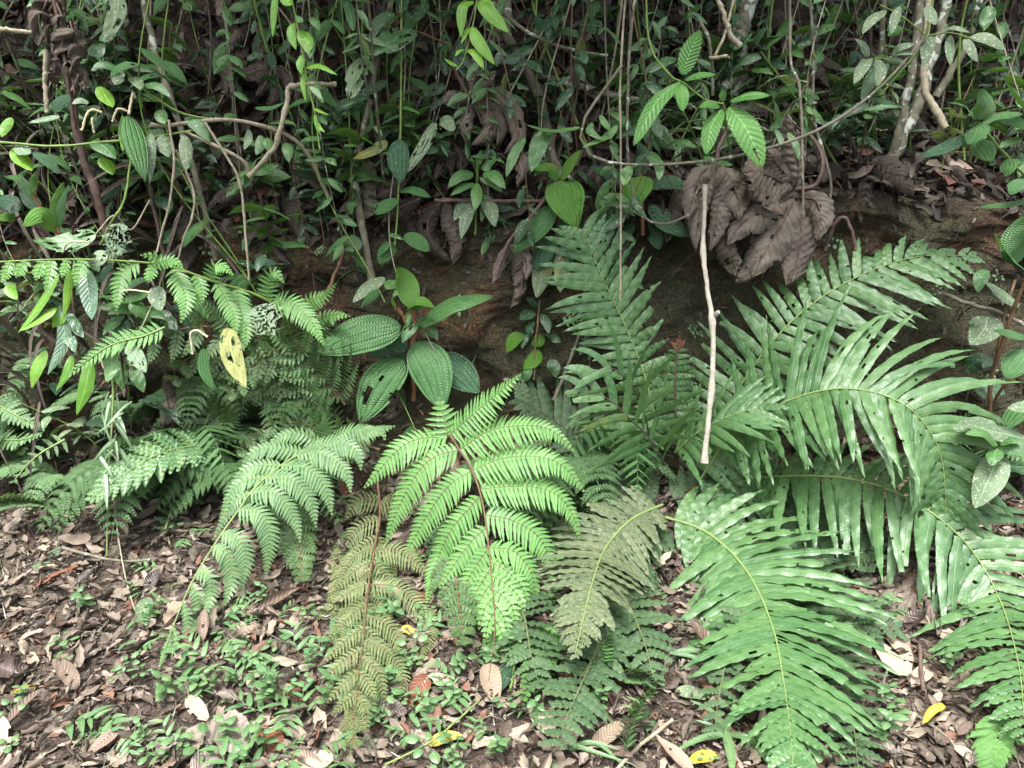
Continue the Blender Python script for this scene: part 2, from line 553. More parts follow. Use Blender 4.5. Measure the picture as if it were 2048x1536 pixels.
PR = [(-4, -.02), (0, 0), (1.6, .0), (2.5, .04), (2.85, .09), (3.02, .2), (3.12, .45), (3.2, .75), (3.27, 1.0), (3.21, 1.1), (3.22, 1.18), (3.38, 1.24),
      (3.9, 1.4), (4.6, 1.68), (5.5, 2.2), (7, 3.6), (9, 6.0), (12, 10.0)]
PLf = [(-4, -.02), (0, 0), (1.6, .0), (2.5, .05), (2.75, .1), (2.92, .22), (3.08, .45), (3.2, .75), (3.28, 1.0), (3.26, 1.1), (3.30, 1.2), (3.46, 1.34),
       (3.68, 1.72), (3.9, 2.15), (4.3, 2.9), (5.6, 4.6), (8.5, 7.8), (12, 11.5)]
SEG = [2, 6, 20, 26, 14, 16, 24, 24, 22, 12, 12, 12, 24, 24, 18, 14, 8]
NX = 440
xs = np.linspace(-6, 6, NX)
rows = []
for i, s in enumerate(SEG):
    for q in range(s):
        rows.append(i + q / s)
rows.append(len(SEG))
rows = np.array(rows)
idx = np.arange(len(PR))
pr, pl = np.array(PR), np.array(PLf)
yR, zR = np.interp(rows, idx, pr[:, 0]), np.interp(rows, idx, pr[:, 1])
yL, zL = np.interp(rows, idx, pl[:, 0]), np.interp(rows, idx, pl[:, 1])
b = 1 - smooth(.1, 1.0, xs)
GY = yR[:, None] * (1 - b) + yL[:, None] * b
GZ = zR[:, None] * (1 - b) + zL[:, None] * b
GX = np.repeat(xs[None], len(rows), 0)
D1 = np.zeros_like(GX)
D2 = np.zeros_like(GX)
for i in range(GX.shape[0]):
    for j in range(NX):
        p = Vector((GX[i, j], GY[i, j], GZ[i, j]))
        D1[i, j] = noise.fractal(p * 1.7, 1.0, 2.0, 3)
        D2[i, j] = noise.fractal(p * 6.0, .75, 2.1, 5)
fm = smooth(2.6, 3.0, GY)
LIP = np.array([noise.fractal(Vector((x * 1.1, 3.3, 7.7)), 1.0, 2.0, 3) for x in xs])
LIQ = np.array([noise.fractal(Vector((x * 1.6, 9.1, 2.2)), 1.0, 2.0, 3) for x in xs])
GZ = GZ + (smooth(.3, 1.1, GZ) * LIP * .16)
GY = GY + fm * (D1 * .15 + D2 * .06 + LIQ * .10 * smooth(.2, 1.0, GZ)) * (1 - .6 * smooth(1.4, 1.9, GZ))
GZ = GZ + np.where(GY > 1, 1, .3) * (D2 * .016 + D1 * .03) * np.where(GZ > 1.3, 2.0, 1)
tv = np.stack([GX, GY, GZ], -1).reshape(-1, 3)
ii = np.arange(len(rows) - 1)[:, None] * NX
jj = np.arange(NX - 1)[None]
tf = np.stack([ii + jj, ii + jj + 1, ii + NX + jj + 1, ii + NX + jj], -1).reshape(-1, 4)
g = MB()
g.add(tv, tf, np.stack([GX, GY], -1).reshape(-1, 2), np.zeros((len(tv), 3)))
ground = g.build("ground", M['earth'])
ground['kind'] = 'structure'
BVH = BVHTree.FromPolygons([tuple(q) for q in tv], [tuple(int(z) for z in q) for q in tf])

def G(px, py, lift=0.0):
    d = nrmz(raydir(px, py))
    h = BVH.ray_cast(Vector(CAM), Vector(d))
    if h[0] is None:
        return CAM + d * 5
    return np.array(h[0]) - d * lift

def drop(x, y, z0=9.0):
    h = BVH.ray_cast(Vector((x, y, z0)), Vector((0, 0, -1)))
    if h[0] is None:
        return None, None
    return np.array(h[0]), np.array(h[1]) * (1 if h[1][2] > 0 else -1)

# ------------------------------------------------------------------ builders
def stem_obj(name, pts, r_px, mat, parent, origin, n=24, sides=6, knots=0, kn=0, rough=0.0):
    c = px_curve(pts, n)
    r = np.asarray(r_px, float) * mpp(c[n // 2])
    jt = RNG.normal(0, 1, (n, 3))
    jt = (jt + np.roll(jt, 1, 0) + np.roll(jt, -1, 0)) / 3
    c = c + jt * float(np.mean(r)) * .25
    rough = max(rough, .07)
    mb = MB()
    mb.tube(c, r, sides, knots=knots, kn=kn, rough=rough)
    return mb.build(name, mat, parent, origin)

def frond1(parent, origin, pts, n, LA, LB, wpx, mat, ang=(8, 50), droop=.25, nrm=(.6, .6), rmat='stem_yellow', rr=(2.6, .7), ragged=.15, swp=.25,
           wave=.14, yel=0.0, name='frond', t0=.04, nL=34, prof='strap', jit=.06, lift=.16):
    """Once-divided frond: LA / LB = leaflet lengths in photo pixels along the rachis on its two sides."""
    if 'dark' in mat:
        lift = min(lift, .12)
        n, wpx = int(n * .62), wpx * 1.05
    m = 60
    c = px_curve(pts, m, lift)
    T = tangents(c)
    k = np.array([mpp(q) for q in c])
    u = np.linspace(t0, .995, n)
    fr = u * (m - 1)
    def at(arr):
        return np.stack([np.interp(fr, np.arange(m), arr[:, q]) for q in range(arr.shape[1])], 1)
    B, TT = at(c), nrmz(at(T))
    kk = np.interp(fr, np.arange(m), k)
    N0 = nrmz(nrmz(CAM - B) * nrm[0] + UP * nrm[1] + (np.array(nrm[2]) if len(nrm) > 2 else 0))
    N0 = nrmz(N0 - TT * (N0 * TT).sum(1, keepdims=True))
    S = np.cross(TT, N0)
    a = np.radians(np.interp(u, (0, 1), ang))
    mb = MB()
    for sgn, LL in ((1, LA), (-1, LB)):
        Lp = np.interp(u, [q[0] for q in LL], [q[1] for q in LL]) * kk * RNG.uniform(1 - jit, 1 + jit, n)
        aa = a + RNG.normal(0, .065, n)
        d = S * sgn * np.cos(aa)[:, None] + TT * np.sin(aa)[:, None] + N0 * RNG.normal(.10, .11, (n, 1))
        NJ = N0 + TT * RNG.normal(0, .16, (n, 1)) + S * RNG.normal(0, .1, (n, 1))
        tr = np.where(RNG.uniform(0, 1, n) < ragged, RNG.uniform(.4, .92, n), 1.0)
        tint = np.stack([RNG.uniform(0, 1, n), np.full(n, yel) * RNG.uniform(.3, 1, n) + (RNG.uniform(0, 1, n) > .95) * RNG.uniform(.05, .22, n), np.zeros(n)], 1)
        off = (0.5 if sgn > 0 else 0) * (u[1] - u[0])
        wsc = np.minimum(1.0, .35 + Lp / (kk * 90))
        blades(mb, B + TT * off * np.linalg.norm(c[-1] - c[0]) * .5, d, NJ, Lp, wpx * kk * wsc * RNG.uniform(.9, 1.1, n), nL=nL, nW=4, prof=prof,
               droop=droop * RNG.uniform(.4, 1.6, n), swp=-sgn * swp * RNG.uniform(.5, 1.5, n), fold=.12, roll=-.25, wave=wave, wf=5.5, trunc=tr, tint=tint, serr=.07, crump=.05, holes=(2, .08, .34, 8.0) if nL > 30 else None)
    o = mb.build(name, M[mat], parent, origin)
    rb = MB()
    rb.tube(c + 0.0015 * UP, np.linspace(rr[0], rr[1], m) * k, 6)
    rb.build('rachis', M[rmat], o)
    if origin is not None:
        rb_o = o.children[0]
        rb_o.data.transform(__import__('mathutils').Matrix.Translation([-float(q) for q in origin]))
    return o

def pinnules(mb, c, hw, n, N0, yel=0.0, ang=15, serr=.22, droop=.12, gap=1.0, sides=(1, 1), nL=6, t0=.03, flat=False, taper=1.5):
    """A pinna: leaflets either side of the costa c (m,3). hw = leaflet length in metres."""
    m = len(c)
    T = tangents(c)
    u = np.linspace(t0, .985, n)
    fr = u * (m - 1)
    B = np.stack([np.interp(fr, np.arange(m), c[:, q]) for q in range(3)], 1)
    TT = nrmz(np.stack([np.interp(fr, np.arange(m), T[:, q]) for q in range(3)], 1))
    N1 = nrmz(N0 - TT * (TT @ np.asarray(N0))[:, None])
    S = np.cross(TT, N1)
    tot = np.linalg.norm(np.diff(c, axis=0), axis=1).sum()
    sp = tot * (u[1] - u[0])
    lp = hw * np.minimum(1, .75 + u * 2.2) * np.minimum(1, (1 - u) ** .95 * 1.75) + hw * .03
    for sgn, sc in zip((1, -1), sides):
        if not sc:
            continue
        low = -(S * sgn)[:, 2]
        sc = sc * (1 + .28 * low)
        a = np.radians(ang + 12 * u) + RNG.normal(0, .05, n)
        d = S * sgn * np.cos(a)[:, None] + TT * np.sin(a)[:, None] - UP * .18
        yl = yel * RNG.uniform(.0, 1.0) * RNG.uniform(.3, 1.0, n)
        tint = np.stack([RNG.uniform(0, 1, n), yl, np.zeros(n)], 1)
        blades(mb, B, d, N1, lp * sc * RNG.uniform(.93, 1.05, n), sp * .5 * gap, nL=nL, nW=2, prof='pinnule', droop=droop * RNG.uniform(.4, 1.6, n), swp=-sgn * .25,
               fold=.18, serr=serr, tint=tint)

def frond2(parent, origin, rachis, pinnae, mat, rr=(3, .8), rmat='stem_brown', nrm=(.6, .6), yel=0.0, tip=None, name='frond', dens=8.0, dy=-.07, droop=.15,
           serr=.22, gap=1.0, lift=.17, solo=False):
    """Twice-divided frond. rachis: photo points; pinnae: (photo polyline (px,py), half-width px[, sides]) starting on the rachis."""
    m = 60
    c = px_curve(rachis, m, lift)
    rp = np.array([(px_of(q)) for q in c])
    mb = MB()
    sb = mb if solo else MB()
    k = np.array([mpp(q) for q in c])
    sb.tube(c, np.linspace(rr[0], rr[1], m) * k, 6)
    for pn in pinnae:
        poly, hw = pn[0], pn[1]
        sides = pn[2] if len(pn) > 2 else (1, 1)
        i = int(np.argmin(np.hypot(rp[:, 0] - poly[0][0], rp[:, 1] - poly[0][1])))
        Y0 = c[i][1]
        nn = len(poly)
        dyy = pn[3] if len(pn) > 3 else dy
        pts = [PC(q[0], q[1], Y0 + dyy * (j / (nn - 1)) ** 1.3, .05) for j, q in enumerate(poly)]
        pts[0] = c[i]
        pc = resample(pts, 30)
        N0 = nrmz(nrmz(CAM - pc.mean(0)) * nrm[0] + UP * nrm[1] + RNG.uniform(-.12, .12, 3))
        kp = mpp(pc[15])
        lenpx = np.linalg.norm(np.diff(pc, axis=0), axis=1).sum() / kp
        pinnules(mb, pc, hw * kp, max(6, int(lenpx / dens)), N0, yel=yel, sides=sides, droop=droop, serr=serr, gap=gap)
        sb.tube(pc, np.linspace(1.2, .35, 30) * kp, 4)
    o = mb.build(name, M[mat], parent, origin)
    if not solo:
        sb.build('rachis', M[rmat], o, origin)
    return o

def px_of(p):
    v = np.asarray(p) - CAM
    d = v @ FWD
    return (1024 + (v @ RIGHT) / d / KPX, 768 - (v @ UPC) / d / KPX)

def auto_pinnae(rachis, n, LA, LB, angA, angB, curve=0.25, hw=24, t0=.05, taper=1.0):
    """Photo polylines for pinnae along a rachis, in the plane of the frond as seen by eye: lengths px at (t, L)."""
    rp = np.array([q[:2] for q in rachis], float)
    s = np.concatenate([[0], np.cumsum(np.hypot(*np.diff(rp, axis=0).T))])
    out = []
    for i in range(n):
        u = t0 + (1 - t0) * (i + .5) / n
        q = u * s[-1]
        p = np.array([np.interp(q, s, rp[:, 0]), np.interp(q, s, rp[:, 1])])
        p2 = np.array([np.interp(q + 4, s, rp[:, 0]), np.interp(q + 4, s, rp[:, 1])])
        p1 = np.array([np.interp(q - 4, s, rp[:, 0]), np.interp(q - 4, s, rp[:, 1])])
        t = (p2 - p1) / max(1e-6, np.hypot(*(p2 - p1)))
        for sg, LL, an in ((1, LA, angA), (-1, LB, angB)):
            L = np.interp(u, [z[0] for z in LL], [z[1] for z in LL]) * random.uniform(.92, 1.08)
            if L < 8:
                continue
            a = R(an + random.uniform(-4, 4)) * sg
            poly = [tuple(p)]
            cur = p.copy()
            for z in range(4):
                aa = a * (1 - curve * z * .3)
                dd = np.array((t[0] * math.cos(aa) - t[1] * math.sin(aa), t[0] * math.sin(aa) + t[1] * math.cos(aa)))
                dd = dd + np.array((0, .12 * z * curve * 2))
                dd /= np.hypot(*dd)
                cur = cur + dd * L / 4
                poly.append(tuple(cur))
            out.append((poly, hw * (0.45 + .55 * L / max(z[1] for z in LL))))
    return out

def leafy(name, label, cat, base, stems, leaves, smat, lmat, group=None, **kw):
    """A plant with its stem and each of its large leaves as parts. stems: (photo pts, r px); leaves: (photo pts, hw px[, material[, options]])."""
    o = P(*base)
    t = thing(name, label, cat, o, group)
    for s in stems:
        stem_obj('stem', s[0], s[1], M[s[2] if len(s) > 2 else smat], t, o, knots=.25, kn=4)
    for lf in leaves:
        q = dict(kw)
        mt = lf[2] if len(lf) > 2 and lf[2] else lmat
        if len(lf) > 3:
            q.update(lf[3])
        mb = MB()
        tint = (RNG.uniform(0, 1), q.pop('yel', 0.0), 0)
        curve_leaf(mb, lf[0], lf[1], tint=tint, **q)
        lo = mb.build('leaf', M[mt], t, o)
        if q.get('lbl'):
            lo['label'] = q['lbl']
    return t

def Yd(poly, y0, y1=None):
    """photo (px,py) polyline -> (px,py,Y) with depth running y0 -> y1"""
    y1 = y0 if y1 is None else y1
    n = len(poly)
    return [(a[0], a[1], y0 + (y1 - y0) * i / max(1, n - 1)) for i, a in enumerate(poly)]

# ------------------------------------------------------------------ once-divided ferns on the right
O1 = P(1345, 985, 2.92)
fern = thing('fern', 'large dark glossy fern with long strap leaflets filling the right side', 'fern', O1)
cr = MB()
for q in range(9):
    a = q * .7
    p0 = O1 + np.array((math.cos(a) * .03, math.sin(a) * .03, -.16))
    cr.tube(resample([p0, p0 + np.array((math.cos(a) * .02, math.sin(a) * .02, .09)), p0 + np.array((math.cos(a) * .07, math.sin(a) * .06 - .02, .2))], 8), [.017, .008], 6, rough=.2)
cr.build('crown', M['bark_dark'], fern, O1)
FS = 2.75
# arching up to the left
frond1(fern, O1, [(1325, 900, 2.9), (1312, 840, 2.9), (1285, 740, 2.92), (1245, 640, 2.95), (1200, 545, 2.97), (1172, 470, 3.0)], 25,
       [(0, 34), (.25, 50), (.45, 95), (.6, 120), (.8, 120), (1, 60)], [(0, 36), (.3, 60), (.5, 120), (.75, 150), (.92, 120), (1, 60)], 9.5, 'strap', ang=(2, 42), droop=.45, ragged=.1)
# up to the right, under the dead leaf
frond1(fern, O1, [(1400, 920, 2.9), (1470, 790, 2.92), (1540, 690, 2.93), (1620, 612, 2.95), (1720, 552, 2.97), (1830, 515, 3.0), (1945, 512, 3.02)], 33,
       [(0, 60), (.2, 130), (.45, 190), (.7, 165), (.9, 80), (1, 25)], [(0, 90), (.25, 150), (.5, 120), (.75, 90), (1, 25)], 10, 'strap', ang=(2, 40), droop=.55, ragged=.15)
# big one arching over to the right
frond1(fern, O1, [(1400, 960, 2.85), (1455, 880, 2.75), (1525, 828, 2.66), (1610, 790, 2.58), (1700, 778, 2.5), (1790, 800, 2.44), (1850, 850, 2.4), (1885, 930, 2.36), (1895, 1090, 2.32)], 44,
       [(0, 60), (.12, 110), (.3, 175), (.55, 200), (.75, 150), (.9, 90), (1, 25)], [(0, 60), (.15, 120), (.35, 225), (.55, 270), (.72, 225), (.88, 110), (1, 25)], 11, 'strap',
       ang=(0, 40), droop=.5, ragged=.14, rr=(3, .8))
# lower one to the right edge
frond1(fern, O1, [(1380, 1000, 2.88), (1490, 962, 2.75), (1600, 952, 2.62), (1720, 962, 2.5), (1830, 1005, 2.38), (1930, 1085, 2.27), (1995, 1190, 2.18), (2035, 1320, 2.1), (2052, 1480, 2.05)], 52,
       [(0, 40), (.1, 90), (.22, 190), (.4, 235), (.7, 225), (.85, 150), (1, 25)], [(0, 40), (.15, 60), (.3, 110), (.5, 190), (.7, 210), (.85, 140), (1, 25)], 11, 'strap',
       ang=(0, 45), droop=.4, ragged=.22, rr=(3, .8))
# big one towards the viewer
frond1(fern, O1, [(1330, 1035, 2.8), (1400, 1058, 2.6), (1462, 1105, 2.42), (1510, 1170, 2.28), (1548, 1265, 2.13), (1568, 1370, 2.0), (1580, 1460, 1.9), (1588, 1560, 1.7)], 42,
       [(0, 80), (.15, 165), (.3, 228), (.5, 240), (.7, 190), (.85, 120), (1, 25)], [(0, 100), (.15, 180), (.3, 238), (.5, 250), (.7, 210), (.85, 130), (1, 25)], 13, 'strap',
       ang=(4, 52), droop=.32, ragged=.25, rr=(3.2, .8), rmat='stem_yellow')
# stiff upright young one with crimson tip
young = frond1(fern, O1, [(1352, 850, 2.8), (1350, 800, 2.8), (1351, 745, 2.8), (1356, 690, 2.8)], 13,
               [(0, 40), (.3, 46), (.7, 40), (1, 12)], [(0, 40), (.3, 44), (.7, 38), (1, 12)], 8, 'strap', ang=(0, 12), droop=.2, ragged=0, rmat='bark_dark', rr=(3, 2), wave=.12)
young['label'] = 'stiff upright young frond with blackish midrib and reddish tip'
tipm = MB()
blades(tipm, [P(1356, 700, 2.8)] * 5, [(-.5, 0, .6), (.45, 0, .7), (-.15, 0, 1), (.25, -.1, 1), (0, 0, 1)], facing(P(1356, 700, 2.8)), .05, .008, nL=6, nW=2, prof='strap', wave=.3,
       tint=(.5, 0, 0))
M['red_tip'] = leafmat('red_tip', (.10, .028, .02), (.15, .06, .03), 'mid', .5)
tipm.build('frond_tip', M['red_tip'], young, O1)
# stunted crinkled fronds
frond1(fern, O1, [(1300, 900, 2.75), (1290, 830, 2.7), (1262, 772, 2.66), (1225, 738, 2.64), (1190, 742, 2.63)], 9, [(0, 110), (.4, 150), (.8, 120), (1, 60)], [(0, 120), (.4, 170), (.8, 130), (1, 60)], 8,
       'strap', ang=(20, 60), droop=.55, nrm=(.9, .3), ragged=.25, wave=.07, rmat='bark_dark', yel=.25)
frond1(fern, O1, [(1330, 930, 2.75), (1300, 880, 2.68), (1262, 840, 2.62), (1218, 800, 2.6), (1175, 780, 2.6)], 9, [(0, 140), (.5, 170), (1, 60)], [(0, 120), (.4, 170), (1, 70)], 8.5,
       'strap', ang=(25, 60), droop=.55, nrm=(.9, .3), ragged=.2, wave=.07, rmat='bark_dark', yel=.2)
frond1(fern, O1, [(1350, 905, 2.78), (1400, 862, 2.7), (1460, 832, 2.65), (1520, 815, 2.62)], 10, [(0, 110), (.5, 150), (1, 60)], [(0, 110), (.5, 150), (1, 60)], 9, 'strap', ang=(35, 60), droop=.5, wave=.08)
# low dim fronds in the heart of the clump
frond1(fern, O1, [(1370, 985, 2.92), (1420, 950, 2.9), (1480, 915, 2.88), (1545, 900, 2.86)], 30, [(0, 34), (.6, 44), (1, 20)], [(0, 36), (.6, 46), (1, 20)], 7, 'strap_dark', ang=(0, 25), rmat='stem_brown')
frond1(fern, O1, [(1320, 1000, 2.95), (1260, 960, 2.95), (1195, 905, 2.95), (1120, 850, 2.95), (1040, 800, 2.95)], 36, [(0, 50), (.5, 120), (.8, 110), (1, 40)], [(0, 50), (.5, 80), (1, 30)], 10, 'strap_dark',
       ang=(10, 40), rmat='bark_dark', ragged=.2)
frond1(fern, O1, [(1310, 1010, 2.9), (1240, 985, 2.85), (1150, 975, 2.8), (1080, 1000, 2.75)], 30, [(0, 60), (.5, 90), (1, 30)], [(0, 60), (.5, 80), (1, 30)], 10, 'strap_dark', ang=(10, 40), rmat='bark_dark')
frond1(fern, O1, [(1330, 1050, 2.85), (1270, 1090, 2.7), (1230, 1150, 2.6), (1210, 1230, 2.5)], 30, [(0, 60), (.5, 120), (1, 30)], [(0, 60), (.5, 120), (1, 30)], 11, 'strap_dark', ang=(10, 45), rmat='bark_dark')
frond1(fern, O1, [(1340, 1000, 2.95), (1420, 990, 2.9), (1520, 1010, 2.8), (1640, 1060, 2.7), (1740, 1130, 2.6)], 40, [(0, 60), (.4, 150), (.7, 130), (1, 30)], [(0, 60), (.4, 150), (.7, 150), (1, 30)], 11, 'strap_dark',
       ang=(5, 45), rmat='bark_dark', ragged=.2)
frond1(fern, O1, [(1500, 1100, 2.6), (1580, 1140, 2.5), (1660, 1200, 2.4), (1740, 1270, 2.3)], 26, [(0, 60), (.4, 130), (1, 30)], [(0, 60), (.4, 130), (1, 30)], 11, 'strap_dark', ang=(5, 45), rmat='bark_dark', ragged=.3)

O2 = P(1330, 1060, 2.75)
f7 = thing('fern', 'dull olive mottled fern frond hanging between the bright feathery fern and the big strap fern', 'fern', O2)
frond1(f7, O2, [(1325, 1010, 2.7), (1262, 1040, 2.55), (1212, 1095, 2.42), (1185, 1165, 2.3), (1165, 1245, 2.2), (1150, 1310, 2.12)], 38,
       [(0, 60), (.15, 110), (.35, 150), (.6, 130), (.85, 65), (1, 15)], [(0, 60), (.2, 110), (.4, 140), (.65, 115), (.85, 60), (1, 15)], 9.5, 'strap_dull', ang=(8, 50), droop=.25, ragged=.2, rr=(3, .8), lift=.28)
O3 = P(1330, 1235, 2.4)
f8 = thing('fern', 'dark dusty fern lying low on the litter under the mottled olive frond', 'fern', O3)
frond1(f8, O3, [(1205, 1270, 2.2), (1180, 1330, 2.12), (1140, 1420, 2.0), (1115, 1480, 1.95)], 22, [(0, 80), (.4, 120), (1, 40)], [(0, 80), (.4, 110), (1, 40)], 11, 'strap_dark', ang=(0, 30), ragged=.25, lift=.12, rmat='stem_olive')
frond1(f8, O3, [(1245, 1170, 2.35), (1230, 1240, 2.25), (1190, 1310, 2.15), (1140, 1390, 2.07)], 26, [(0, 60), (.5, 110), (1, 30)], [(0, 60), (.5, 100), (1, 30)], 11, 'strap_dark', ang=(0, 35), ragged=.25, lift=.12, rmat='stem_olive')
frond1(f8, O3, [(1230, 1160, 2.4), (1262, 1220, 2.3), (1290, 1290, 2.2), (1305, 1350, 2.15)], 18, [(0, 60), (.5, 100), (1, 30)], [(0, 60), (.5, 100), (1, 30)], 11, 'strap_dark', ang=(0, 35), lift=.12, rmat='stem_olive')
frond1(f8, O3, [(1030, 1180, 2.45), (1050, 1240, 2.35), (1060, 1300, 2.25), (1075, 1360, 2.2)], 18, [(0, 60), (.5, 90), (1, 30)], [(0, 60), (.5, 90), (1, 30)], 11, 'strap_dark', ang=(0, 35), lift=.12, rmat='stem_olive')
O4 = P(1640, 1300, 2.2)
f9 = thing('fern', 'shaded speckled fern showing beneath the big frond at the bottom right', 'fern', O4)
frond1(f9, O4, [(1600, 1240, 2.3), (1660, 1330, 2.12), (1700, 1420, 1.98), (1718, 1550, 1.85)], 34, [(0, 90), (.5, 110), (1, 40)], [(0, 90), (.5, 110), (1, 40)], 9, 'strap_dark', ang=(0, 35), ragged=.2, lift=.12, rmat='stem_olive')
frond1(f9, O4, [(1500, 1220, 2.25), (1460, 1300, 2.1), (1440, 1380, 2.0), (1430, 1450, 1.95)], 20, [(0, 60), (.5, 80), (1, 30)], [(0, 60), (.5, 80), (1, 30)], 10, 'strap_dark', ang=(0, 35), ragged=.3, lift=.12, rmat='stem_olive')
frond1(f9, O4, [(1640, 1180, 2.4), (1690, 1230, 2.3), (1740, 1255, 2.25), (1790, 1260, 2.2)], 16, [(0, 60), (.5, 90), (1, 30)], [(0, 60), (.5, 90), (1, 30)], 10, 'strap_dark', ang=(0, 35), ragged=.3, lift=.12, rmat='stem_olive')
O5 = P(420, 905, 2.7)
f10 = thing('fern', 'pale green lobed fern frond reaching left over the litter at the foot of the bank', 'fern', O5)
frond1(f10, O5, [(435, 890, 2.75), (370, 895, 2.65), (310, 912, 2.55), (255, 945, 2.47), (215, 972, 2.42), (185, 995, 2.38)], 22, [(0, 34), (.3, 60), (.7, 55), (1, 15)], [(0, 40), (.3, 66), (.7, 62), (1, 15)], 11,
       'fern_mid', ang=(8, 48), droop=.3, ragged=.05, rr=(2.6, 1), wave=.3)
frond1(f10, O5, [(330, 1060, 2.7), (350, 1010, 2.75), (395, 975, 2.8), (430, 950, 2.85)], 14, [(0, 20), (.5, 50), (1, 20)], [(0, 20), (.5, 50), (1, 20)], 9, 'strap_dark', ang=(0, 30))
frond1(f10, O5, [(440, 790, 2.9), (410, 850, 2.85), (395, 900, 2.82)], 14, [(0, 20), (.5, 50), (1, 20)], [(0, 20), (.5, 50), (1, 20)], 8, 'strap_dark', ang=(0, 40))
O6 = P(20, 960, 2.8)
f11 = thing('fern', 'small fern with blunt leaflets low at the left edge of the bank', 'fern', O6)
frond1(f11, O6, [(-10, 850, 2.9), (20, 805, 2.92), (45, 790, 2.95)], 12, [(0, 30), (1, 15)], [(0, 30), (1, 15)], 7, 'fern_mid', ang=(0, 30))
frond1(f11, O6, [(-20, 800, 2.85), (30, 830, 2.8), (85, 855, 2.78)], 16, [(0, 45), (1, 10)], [(0, 45), (1, 10)], 7, 'fern_mid', ang=(0, 40))
frond1(f11, O6, [(-20, 880, 2.8), (40, 880, 2.75), (80, 870, 2.72)], 14, [(0, 45), (1, 10)], [(0, 40), (1, 10)], 7, 'fern_mid', ang=(0, 40))
frond1(f11, O6, [(130, 880, 2.75), (85, 905, 2.7), (55, 930, 2.66), (30, 960, 2.6)], 14, [(0, 34), (1, 10)], [(0, 30), (1, 10)], 6, 'fern_dark', ang=(0, 40))

# ------------------------------------------------------------------ twice-divided ferns
OC = P(905, 985, 2.85)
fc = thing('fern', 'bright green feathery fern arching down in the centre of the bank foot', 'fern', OC)
RC = [(885, 1010, 2.95), (878, 930, 2.75), (897, 872, 2.55), (916, 896, 2.5), (944, 940, 2.42), (965, 1005, 2.32), (977, 1090, 2.18), (984, 1165, 2.06), (989, 1215, 1.98), (989, 1267, 1.9), (984, 1312, 1.84), (977, 1362, 1.78)]
PCF = [([(897, 872), (970, 808), (1042, 748)], 36), ([(916, 896), (988, 859), (1073, 852), (1117, 870), (1147, 902)], 38),
      ([(947, 937), (1005, 917), (1073, 913), (1124, 931), (1169, 984)], 38), ([(960, 982), (1022, 973), (1073, 975), (1121, 995), (1150, 1040), (1158, 1078)], 36),
      ([(970, 1035), (1022, 1040), (1073, 1070), (1097, 1113), (1100, 1163)], 34), ([(978, 1090), (1022, 1100), (1052, 1127), (1066, 1158), (1073, 1207)], 29),
      ([(982, 1127), (1015, 1144), (1042, 1172), (1058, 1218)], 26), ([(985, 1155), (1015, 1170), (1039, 1195), (1050, 1222)], 22), ([(987, 1182), (1008, 1195), (1025, 1216), (1033, 1256)], 20),
      ([(989, 1213), (1008, 1237), (1017, 1283)], 17), ([(989, 1240), (1002, 1262), (1007, 1297)], 12),
      ([(893, 872), (834, 879), (793, 903), (728, 976)], 34), ([(916, 896), (871, 913), (834, 948), (795, 1020), (770, 1090)], 32), ([(943, 944), (902, 968), (858, 1025), (820, 1093), (800, 1133)], 30),
      ([(963, 992), (933, 1023), (899, 1066), (871, 1131), (853, 1208)], 29), ([(970, 1052), (947, 1079), (912, 1124), (878, 1175)], 26), ([(977, 1100), (953, 1131), (929, 1175), (915, 1232)], 24),
      ([(982, 1141), (964, 1165), (943, 1202), (934, 1238)], 20), ([(984, 1165), (967, 1189), (953, 1223), (947, 1250)], 18), ([(986, 1192), (970, 1216), (958, 1258)], 17), ([(989, 1223), (977, 1247), (969, 1283)], 14),
      ([(989, 1213), (989, 1267), (984, 1312), (977, 1364)], 17), ([(885, 862), (886, 830), (878, 795)], 28, (1, 1), .06)]
frond2(fc, OC, RC, [(q[0], q[1] * 1.3, *q[2:]) for q in PCF], 'fern_bright', rr=(3.4, .9), dens=9.2)
# dimmer lower fronds of the same fern
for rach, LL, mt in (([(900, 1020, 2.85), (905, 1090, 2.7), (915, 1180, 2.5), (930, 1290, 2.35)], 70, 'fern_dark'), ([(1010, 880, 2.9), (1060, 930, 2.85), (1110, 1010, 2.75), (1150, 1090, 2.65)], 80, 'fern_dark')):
    frond2(fc, OC, rach, auto_pinnae(rach, 11, [(0, LL), (.4, LL), (1, 15)], [(0, LL), (.4, LL), (1, 15)], 65, 65, hw=20), mt, dens=9)

